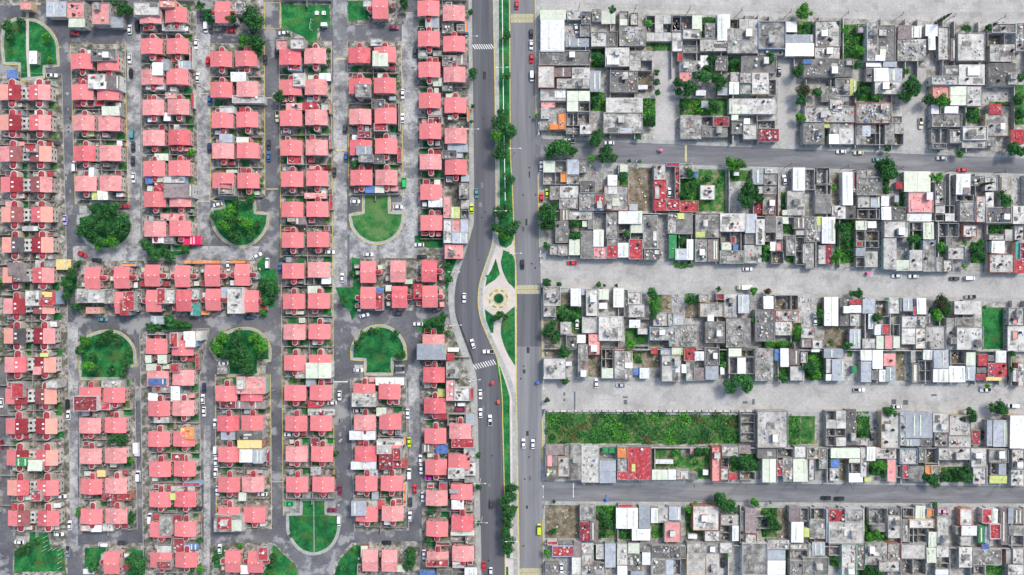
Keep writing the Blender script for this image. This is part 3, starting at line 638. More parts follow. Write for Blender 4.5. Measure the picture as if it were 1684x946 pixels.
def building(typ, cx, cy, w_, l_, h, rg, clutter=True, west=False):
    RP = []; wm = WALLM[0] if typ in 'ug' and rg.random() < .8 else wall_mat()
    if typ in SLAB:
        name = ('flat_annex' if west else 'painted_roof_house' if typ in 'ropM' else 'pale_roof_house' if typ == 'l' else 'flat_roof_house') if w_*l_ > 9 else 'flat_roof_hut'
        o = thing(name, (cx,cy,.12)); t = .15; p = rg.choice([.0,.15,.35,.6]) ; hi = h + p
        mb = MB(); X, Y = w_/2, l_/2
        if p > 0:
            vs = []
            for z, e in ((0,0),(hi,0),(hi,t),(h-.1,t)):
                vs += [(-X+e,-Y+e,z),(X-e,-Y+e,z),(X-e,Y-e,z),(-X+e,Y-e,z)]
            fs = []
            for k in range(3):
                for i in range(4): fs.append((k*4+i, k*4+(i+1)%4, (k+1)*4+(i+1)%4, (k+1)*4+i))
            mb.add(vs, fs)
            r = MB(); r.box(-X+t+.01,-Y+t+.01,h-.2,X-t-.01,Y-t-.01,h-.02)
        else:
            mb.box(-X,-Y,0,X,Y,h-.15); r = MB(); r.box(-X-.08,-Y-.08,h-.149,X+.08,Y+.08,h)
        if clutter and w_*l_ > 26:
            for _ in range(rg.choice([0,1,1,2,2,3])):        # raised patches, stains of new cement, low kerbs
                a, b = rg.uniform(.8,w_*.45), rg.uniform(.8,l_*.45); x, y = rg.uniform(-X+a/2+.3,X-a/2-.3), rg.uniform(-Y+b/2+.3,Y-b/2-.3)
                q = rg.choice([.1,.16,.22,.3])+.013*_; rp = MB(); rp.box(x-a/2,y-b/2,h-.03,x+a/2,y+b/2,h+q); RP.append(rp)
        mb.build('wall', wm, o); r.build('roof', RM[typ], o)
        for rp in RP: rp.build('roof_patch', RM[rg.choice('cclg' if typ in 'clg' else typ)], o)
        if clutter:
            area = w_*l_
            if area > 45 and rg.random() < .45:
                a, b = rg.uniform(1.6,2.6), rg.uniform(1.8,3.0); x, y = rg.uniform(-X+1.8,X-1.8), rg.uniform(-Y+1.9,Y-1.9)
                m2 = MB(); m2.box(-a/2,-b/2,h-.02,a/2,b/2,h+2.2); q = m2.build('stair_room', wm, o, (x,y,0))
                m3 = MB(); m3.box(-a/2-.12,-b/2-.12,h+2.2,a/2+.12,b/2+.12,h+2.32); m3.build('stair_roof', RM[rg.choice('clw')], q)
            if area > 12 and rg.random() < .85: debris(o, w_-.6, l_-.6, h-.02, rg, int(rg.uniform(.06,.3)*area)+2, rg.uniform(.7,1.2))
            if area > 20:
                for _ in range(rg.choice([0,0,1,1,2])): TANKS.append((cx+rg.uniform(-X+1,X-1), cy+rg.uniform(-Y+1,Y-1), .12+h, rg.choice('kkkwwb')))
    elif typ == 'u':
        o = thing('roofless_house', (cx,cy,.12)); X, Y = w_/2, l_/2; t = .16; mb = MB()
        hh = h
        mb.box(-X,-Y,0,X,-Y+t,hh); mb.box(-X,Y-t,0,X,Y,hh); mb.box(-X,-Y+t+.003,0,-X+t,Y-t-.003,hh-.01); mb.box(X-t,-Y+t+.003,0,X,Y-t-.003,hh-.01)
        xs = [-X]; 
        nx = max(1, int(w_/rg.uniform(3.2,4.6))); ny = max(1, int(l_/rg.uniform(3.2,4.6)))
        for i in range(1,nx):
            x = -X + w_*i/nx + rg.uniform(-.5,.5); mb.box(x-t/2,-Y+t+.01,0,x+t/2,Y*rg.choice([1,1,.1])-t-.01,hh-rg.uniform(.02,.5))
        for i in range(1,ny):
            y = -Y + l_*i/ny + rg.uniform(-.5,.5); mb.box(-X+t+.01,y-t/2,0,X*rg.choice([1,1,.1])-t-.01,y+t/2,hh-rg.uniform(.02,.5))
        mb.build('wall', [block], o)
        f = MB(); f.box(-X+t,-Y+t,0,X-t,Y-t,.03); f.build('floor', rg.choice([yardc,RM['g'],RM['c'],dirt]), o)
        # a roof over part of the rooms
        r = MB(); q = 0
        for i in range(nx):
            for j in range(ny):
                if rg.random() < .34:
                    a0, a1 = -X+w_*i/nx, -X+w_*(i+1)/nx; b0, b1 = -Y+l_*j/ny, -Y+l_*(j+1)/ny
                    r.box(a0+.05,b0+.05,hh+.01+.07*q,a1-.05,b1-.05,hh+.12+.07*q); q = (q+1) % 3
        if r.v: r.build('partial_roof', RM[rg.choice('cclmlwvg')], o)
        debris(o, w_-.6, l_-.6, .03, rg, int(6+w_*l_*.28), 1.1)
    else:
        name = 'metal_roof_shed' if h < 5.5 else 'metal_roof_house'
        o = thing(name, (cx,cy,.12)); X, Y = w_/2-.12, l_/2-.12; mb = MB(); mb.box(-X,-Y,0,X,Y,h-.35); mb.build('wall', wm, o)
        r = MB(); X, Y = w_/2+.02, l_/2+.02; tilt = rg.choice([-.14,.14,.1]); n = 1
        if w_*l_ > 60 and rg.random() < .6:   # low gable
            vs = [(-X,-Y,h-.25),(0,-Y,h+.12),(X,-Y,h-.25),(-X,Y,h-.25),(0,Y,h+.12),(X,Y,h-.25)]
            vs += [(x,y,z-.06) for x,y,z in vs]
            r.add(vs, [(0,1,4,3),(1,2,5,4),(9,10,7,6),(10,11,8,7),(0,6,7,1),(1,7,8,2),(3,4,10,9),(4,5,11,10),(0,3,9,6),(2,8,11,5)])
            rb = MB(); rb.box(-.12,-Y,h+.09,.12,Y,h+.16); rb.build('ridge_cap', metalg, o)
        else:
            vs = [(-X,-Y,h-tilt),(X,-Y,h-tilt),(X,Y,h+tilt),(-X,Y,h+tilt)]; vs += [(x,y,z-.07) for x,y,z in vs]
            r.add(vs, [(0,1,2,3),(7,6,5,4),(0,4,5,1),(1,5,6,2),(2,6,7,3),(3,7,4,0)])
        ro = r.build('roof', RM[typ], o)
        if w_*l_ > 14:
            for i in range(rg.choice([0,1,2])):
                q = MB(); x = rg.uniform(-X+.6,X-.6); q.box(x-.3,-Y*.8,h+.14+.01*i,x+.3,Y*.8,h+.17+.01*i); q.build('light_strip', RM['v'], o)
            if rg.random() < .5: debris(o, w_-1, l_-1, h+.08, rg, rg.randint(1,4), .55)
    if w_*l_ > 14 and h > 2.4 and typ != 'u': wins_on(o, w_ if typ in SLAB else w_-.24, l_ if typ in SLAB else l_-.24, h, rg)
    return o
def parse(txt):
    out = []; t = None
    for line in txt.strip().splitlines():
        line = line.strip()
        if line.startswith('T'): t = tuple(int(v) for v in line[1:].split()[:2]); continue
        for e in line.split(';'):
            q = e.split()
            if len(q) < 5: continue
            out.append((t, *[float(v) for v in q[:4]], q[4]))
    return out
ANNEX = """
T 0 0
590 320 755 395 g6.6;570 480 685 575 l6.6;607 530 690 578 w6.9;685 485 775 585 b6.5;660 690 775 750 v6.4;445 120 550 178 v5.5;600 20 710 160 p6;710 110 800 180 m4;440 10 550 120 p4;615 650 680 690 r3
545 840 610 885 y3;510 500 570 545 r3;45 455 110 510 B3;190 330 240 415 w3;135 10 205 65 p4;300 10 430 110 m4.5;870 20 946 110 l5
T 220 0
5 15 165 100 l7;170 0 270 50 p6.6;185 145 325 200 c4;120 405 190 490 w6.4;285 395 370 450 m5;180 385 230 460 u5.6;628 468 728 530 w5;640 620 845 670 l4.5;560 690 650 735 l5;555 870 640 925 m5;665 890 745 925 v5
80 535 195 580 l4;205 600 280 640 p4;195 730 240 785 w4;365 305 385 450 r2.8;372 605 388 700 r2.8;660 20 720 90 c5
T 440 0
150 250 240 320 l6.6;60 260 130 325 p4.5;135 403 215 458 r4;165 475 240 560 l6.6;335 475 410 525 w3.5;228 665 320 715 r4.5;120 670 225 715 p5;668 250 745 300 l5;680 330 718 430 v7;718 345 780 430 v7.1
570 545 665 630 c7;675 645 760 705 g5;690 800 775 850 r4.5;585 850 670 895 M5;350 670 400 715 l3;620 5 680 45 l4;400 670 415 740 o2.8;400 865 415 946 o2.8;850 670 862 850 r2.8;345 145 385 170 w2.6
T 660 0
110 325 170 380 c3;205 330 265 365 c3;265 360 360 430 c4.6;265 140 340 215 c3.5;155 100 245 180 m4;265 535 330 590 c3.4;175 695 265 750 c3.6;175 755 265 805 M4;360 350 425 425 b3;360 160 415 205 c3;205 505 265 560 v3;415 130 435 210 o3;425 690 442 790 o3
T 0 230
160 25 240 80 r7;575 180 610 245 w5.5;632 330 700 390 w5;595 340 630 390 y4;145 560 245 590 l4;365 775 462 843 Y4;50 795 150 880 b6.6;85 880 165 920 g6.8;505 190 560 235 c3;230 780 290 830 l4;290 780 360 825 c4.6;790 797 885 820 o2.8
T 220 230
135 90 225 135 v4.5;75 235 120 285 B4;145 235 190 275 v4;193 235 330 280 l4.5;135 280 195 340 r4.6;195 285 380 375 b6.9;120 620 195 670 w4.4;195 620 255 675 g4.4;320 625 435 680 R3.6;175 475 340 525 p4.5;550 315 660 365 c5
600 195 670 215 v3;550 280 640 350 u6.8;330 785 555 802 o2.6;620 785 720 800 o2.6
T 440 230
575 40 672 100 m6.9;590 95 685 145 c7.2;685 100 760 155 g5;632 300 692 345 B4;695 298 757 345 v4;130 95 225 160 r4;130 495 180 530 l5;180 495 245 550 b4.6;235 890 300 940 u4;350 890 410 935 w4.4;240 345 380 380 p4;890 905 940 935 v4
400 0 420 60 o3;402 355 425 455 r2.8;843 50 868 150 r2.8
T 660 230
265 68 360 122 g5.6;360 85 400 120 l4;300 28 430 80 m4;175 380 268 437 w5;375 280 430 382 c5;388 230 440 272 m4;320 435 380 510 y5;385 390 440 510 u3.4;330 600 430 672 m6.1;385 515 433 600 m6.2;275 515 330 670 l5.8;330 515 385 600 p5.7;273 365 322 508 p5.6;282 680 400 770 p5
T 0 460
165 70 255 170 l7.2;168 120 345 172 r7;340 75 360 160 r7.3;255 80 340 115 Y5;260 475 315 500 y6.8;215 565 265 615 p6.9;478 755 632 852 M7;655 800 715 845 r4.2;500 60 575 150 c6;575 62 680 150 l6.6;680 65 740 155 c6.2;800 75 875 200 r7
778 130 835 232 r7.3;880 62 920 150 g4;75 670 155 765 r7;660 650 790 700 l4.4;300 655 375 705 l6.8;600 858 660 905 c4;560 178 650 220 p4.6
T 220 460
150 55 205 155 r7;210 60 270 155 l5.4;350 55 430 130 l5;365 150 430 235 T3.6;565 50 610 120 m4.6;610 50 708 220 l7.5;235 345 285 440 r7.2;323 335 400 395 w7;335 395 400 438 w7.2;400 335 440 395 l6;80 355 215 400 u5.5;75 490 115 540 v5
155 487 215 545 v5.2;80 545 150 590 v4.2;95 640 210 682 B7.1;235 545 295 600 r6.9;120 690 235 735 c4.6;95 735 155 785 w4.6;240 690 300 790 w4.7;665 630 855 740 p6.7;670 640 720 710 l7.2;560 788 665 835 M4.4;668 785 855 838 b4.5
110 235 205 290 m3;300 740 345 790 l4;130 890 230 930 u4.5;398 480 425 585 r2.8;440 205 490 228 o2.6;540 555 605 612 c2.6
T 440 460
246 540 412 640 v7.1;248 643 310 693 m4.8;180 588 245 640 l4.6;262 785 345 830 r4;262 835 440 880 l4.3;545 735 705 825 l7;700 635 885 685 w5;705 830 770 885 v5;260 40 345 92 v4.6;700 85 750 200 r4.6;700 52 748 85 B4.5;765 35 805 75 v4
T 660 460
80 28 130 125 r6.2;100 418 290 520 m7.2;290 530 380 640 c5.6;295 480 340 525 r5.5;300 440 372 468 w3;345 700 450 785 l4.4;445 703 470 780 r4.9;300 870 475 946 u4.6;235 710 285 760 y2.6;235 865 300 905 M4.4;290 650 345 785 p5.6
T 0 706
180 200 275 270 v7;105 185 185 240 e6.9;205 395 270 465 r6.8;660 415 765 468 M4.4;765 415 850 458 r4.5;525 620 600 660 l4;590 620 660 665 w4.2;665 610 740 660 l4;630 265 685 310 Y4;75 485 145 520 r4;540 905 610 940 w3
T 220 706
305 -10 330 70 Y6;330 -10 390 65 o6.6;245 155 335 207 r4.6;320 345 430 370 r5;240 365 400 405 l4.6;235 415 270 460 y6.6;245 560 305 608 M5;165 570 245 690 c6.7;150 700 245 810 u5;260 705 330 800 M4;340 740 420 782 B3.6;150 855 245 905 M6.6
668 10 830 70 g6.9;672 70 830 125 Y6.8;685 130 770 215 w7.2;772 130 840 222 m6.8;565 0 660 70 u4.6;680 410 730 465 v4.4;540 565 635 650 r6.9;520 555 710 665 c6.4;635 590 700 660 v7;805 765 870 850 r6.4;690 880 745 940 w4.4;420 550 440 600 o2.6;860 130 885 240 M2.8
T 440 706
530 10 700 70 w4.6;708 70 880 105 l5;708 105 800 160 l6.9;722 162 810 262 M6.8;815 120 865 200 r6.6;808 200 905 250 r4.4;540 210 705 262 w4.8;660 265 715 315 l4.6;120 412 445 450 u4;542 465 640 562 m7.6;640 460 715 520 l4.8
718 460 758 515 r4.6;675 405 720 455 m4;605 755 650 830 v4;840 880 890 925 v3;280 245 345 300 c4;280 55 335 110 M4.2;580 880 640 945 u3;880 350 900 495 o2.8;880 50 895 100 o3
T 660 706
135 95 215 150 b4;222 100 300 158 B4.6;325 60 470 120 r5.2;405 120 480 210 l4.8;303 252 408 320 l6.8;410 215 480 300 l4;410 310 480 345 c4;245 345 297 395 r4.2;325 458 405 520 w4.8;312 390 370 415 m6.9;160 843 305 890 r6.6;225 730 315 755 M4
120 915 220 946 B3;410 895 490 946 w4.4;230 905 330 946 g4;330 855 410 900 l4;415 695 480 745 c3.2;320 655 475 690 v3
"""
rg = random.Random(5)
AN = []
seen_h = 0
for i, (t, x0, y0, x1, y1, th) in enumerate(parse(ANNEX)):
    typ, h = th[0], float(th[1:]) + .013*(i % 17)
    a = W(*tp(t, x0, y0), h); b = W(*tp(t, x1, y1), h)
    w_, l_ = abs(b[0]-a[0])-.06, abs(b[1]-a[1])-.06
    px, py = tp(t, (x0+x1)/2, (y0+y1)/2)
    o = building(typ, (a[0]+b[0])/2, (a[1]+b[1])/2, w_, l_, h, rg, clutter=True, west=True)
    thin = min(w_, l_) < 2
    if thin: o.name = 'boundary_canopy'
    AN.append((o, px, py, typ, 'flat canopy' if thin else 'flat annex' if typ != 'u' else 'annex', h))
cnt = {}
for o, px, py, typ, nm, h in sorted(AN, key=lambda a: a[2]):
    s = strip(px); key = (s, typ, nm); cnt[key] = cnt.get(key, 0) + 1
    tag(o, '%s %s%s, %s from the top in the %s housing strip' % (RN[typ], nm, ' rising above the gable roofs' if h > 6.2 else '', ordn(cnt[key]), s), 'annex', 'flat annexes added to the gable houses')
# yard pieces beside every gable house
rg = random.Random(3); GW = []; YD = []
occ = [(o_.location.x, o_.location.y) for o_, *_ in AN]
for o, px, py, rot, typ in GHO:
    if not (-60 < px < 800 and -60 < py < 1000): continue
    x, y = o.location.x, o.location.y
    if rot == 0:
        gy = y - 6.75
        if (px < half[strip(px)] + .02*py):       # one wall per pair
            q = thing('garden_wall', (x+5.6, gy, 0), o.rotation_euler.z); mb = MB(); mb.box(-10.8,-.08,.12,10.6,.08,2.2); mb.build('wall_panel', block, q)
            mb = MB(); mb.box(-.08,-3.0,.12,.08,-.1,2.15); mb.box(-.08,.1,.12,.08,2.9,2.15); mb.build('cross_wall', block, q)
            GW.append((q, px, py))
        for side in (-1, 1):
            for sy in (-1,1):
                r = rg.random(); cx_, cy_ = x + side*rg.uniform(2.2,3.2), y + sy*(HL+rg.uniform(1.3,1.7))
                near = any(abs(cx_-ax) < 3 and abs(cy_-ay) < 2.6 for ax, ay in occ)
                if r < .36:
                    mb = MB(); a_, b_ = rg.uniform(2.6,4), rg.uniform(2.2,3.0); z = .128+.002*rg.randint(0,5)
                    mb.box(cx_-a_/2,cy_-b_/2,.12,cx_+a_/2,cy_+b_/2,z+.02); tag(mb.build('grass', rg.choice([grass,grass,grass2])), kind='stuff')
                elif r < .70 and not near:
                    typ2 = rg.choice('cclvmMMrprwMpv'); a_, b_ = rg.uniform(1.8,3.2), rg.uniform(1.4,2.4)
                    q = building(typ2, cx_, cy_, a_, b_, rg.uniform(2.3,3.4), rg, clutter=False, west=True); q.name = 'patio_roof'
                    YD.append((q, *[CX + q.location.x/K, CY - q.location.y/K], typ2))
                elif r < .97 and not near:
                    q = thing('clutter_heap', (cx_, cy_, .12)); d = debris(q, 2.8, 2.0, 0, rg, rg.randint(3,8), .8); d.parent = None; d.location = (cx_,cy_,.12); bpy.data.objects.remove(q); d.name = 'yard_clutter'
    else:
        for side in (-1, 1):
            for u in (-3.2, -.6, 2.2):
                r = rg.random(); cx_, cy_ = x + side*(HL+rg.uniform(1.2,1.9)), y + u + rg.uniform(-.4,.4)
                near = any(abs(cx_-ax) < 2.4 and abs(cy_-ay) < 2.6 for ax, ay in occ)
                if near: continue
                if r < .5:
                    typ2 = rg.choice('ccllvMrpwMp'); occ.append((cx_, cy_)); q = building(typ2, cx_, cy_, rg.uniform(1.6,2.5), rg.uniform(1.6,2.5), rg.uniform(2.3,3.6), rg, clutter=False, west=True); q.name = 'patio_roof'
                    YD.append((q, CX + q.location.x/K, CY - q.location.y/K, typ2))
                elif r < .9: d = debris(None, 2.2, 2.2, 0, rg, rg.randint(4,9), .8); d.location = (cx_,cy_,.12); d.name = 'yard_clutter'
cnt = {}
for q, px, py in sorted(GW, key=lambda a: a[2]):
    s = strip(px); cnt[s] = cnt.get(s, 0) + 1
    tag(q, 'grey block garden wall between pink house plots, %s from the top in the %s housing strip' % (ordn(cnt[s]), s), 'wall', 'garden walls between the gable houses')
cnt = {}
for q, px, py, ty in sorted(YD, key=lambda a: a[2]):
    s = strip(px); cnt[(s,ty)] = cnt.get((s,ty), 0) + 1
    tag(q, 'small %s patio roof in a gable house yard, %s from the top in the %s strip' % (RN[ty], ordn(cnt[(s,ty)]), s), 'patio roof', 'small patio roofs in the yards')
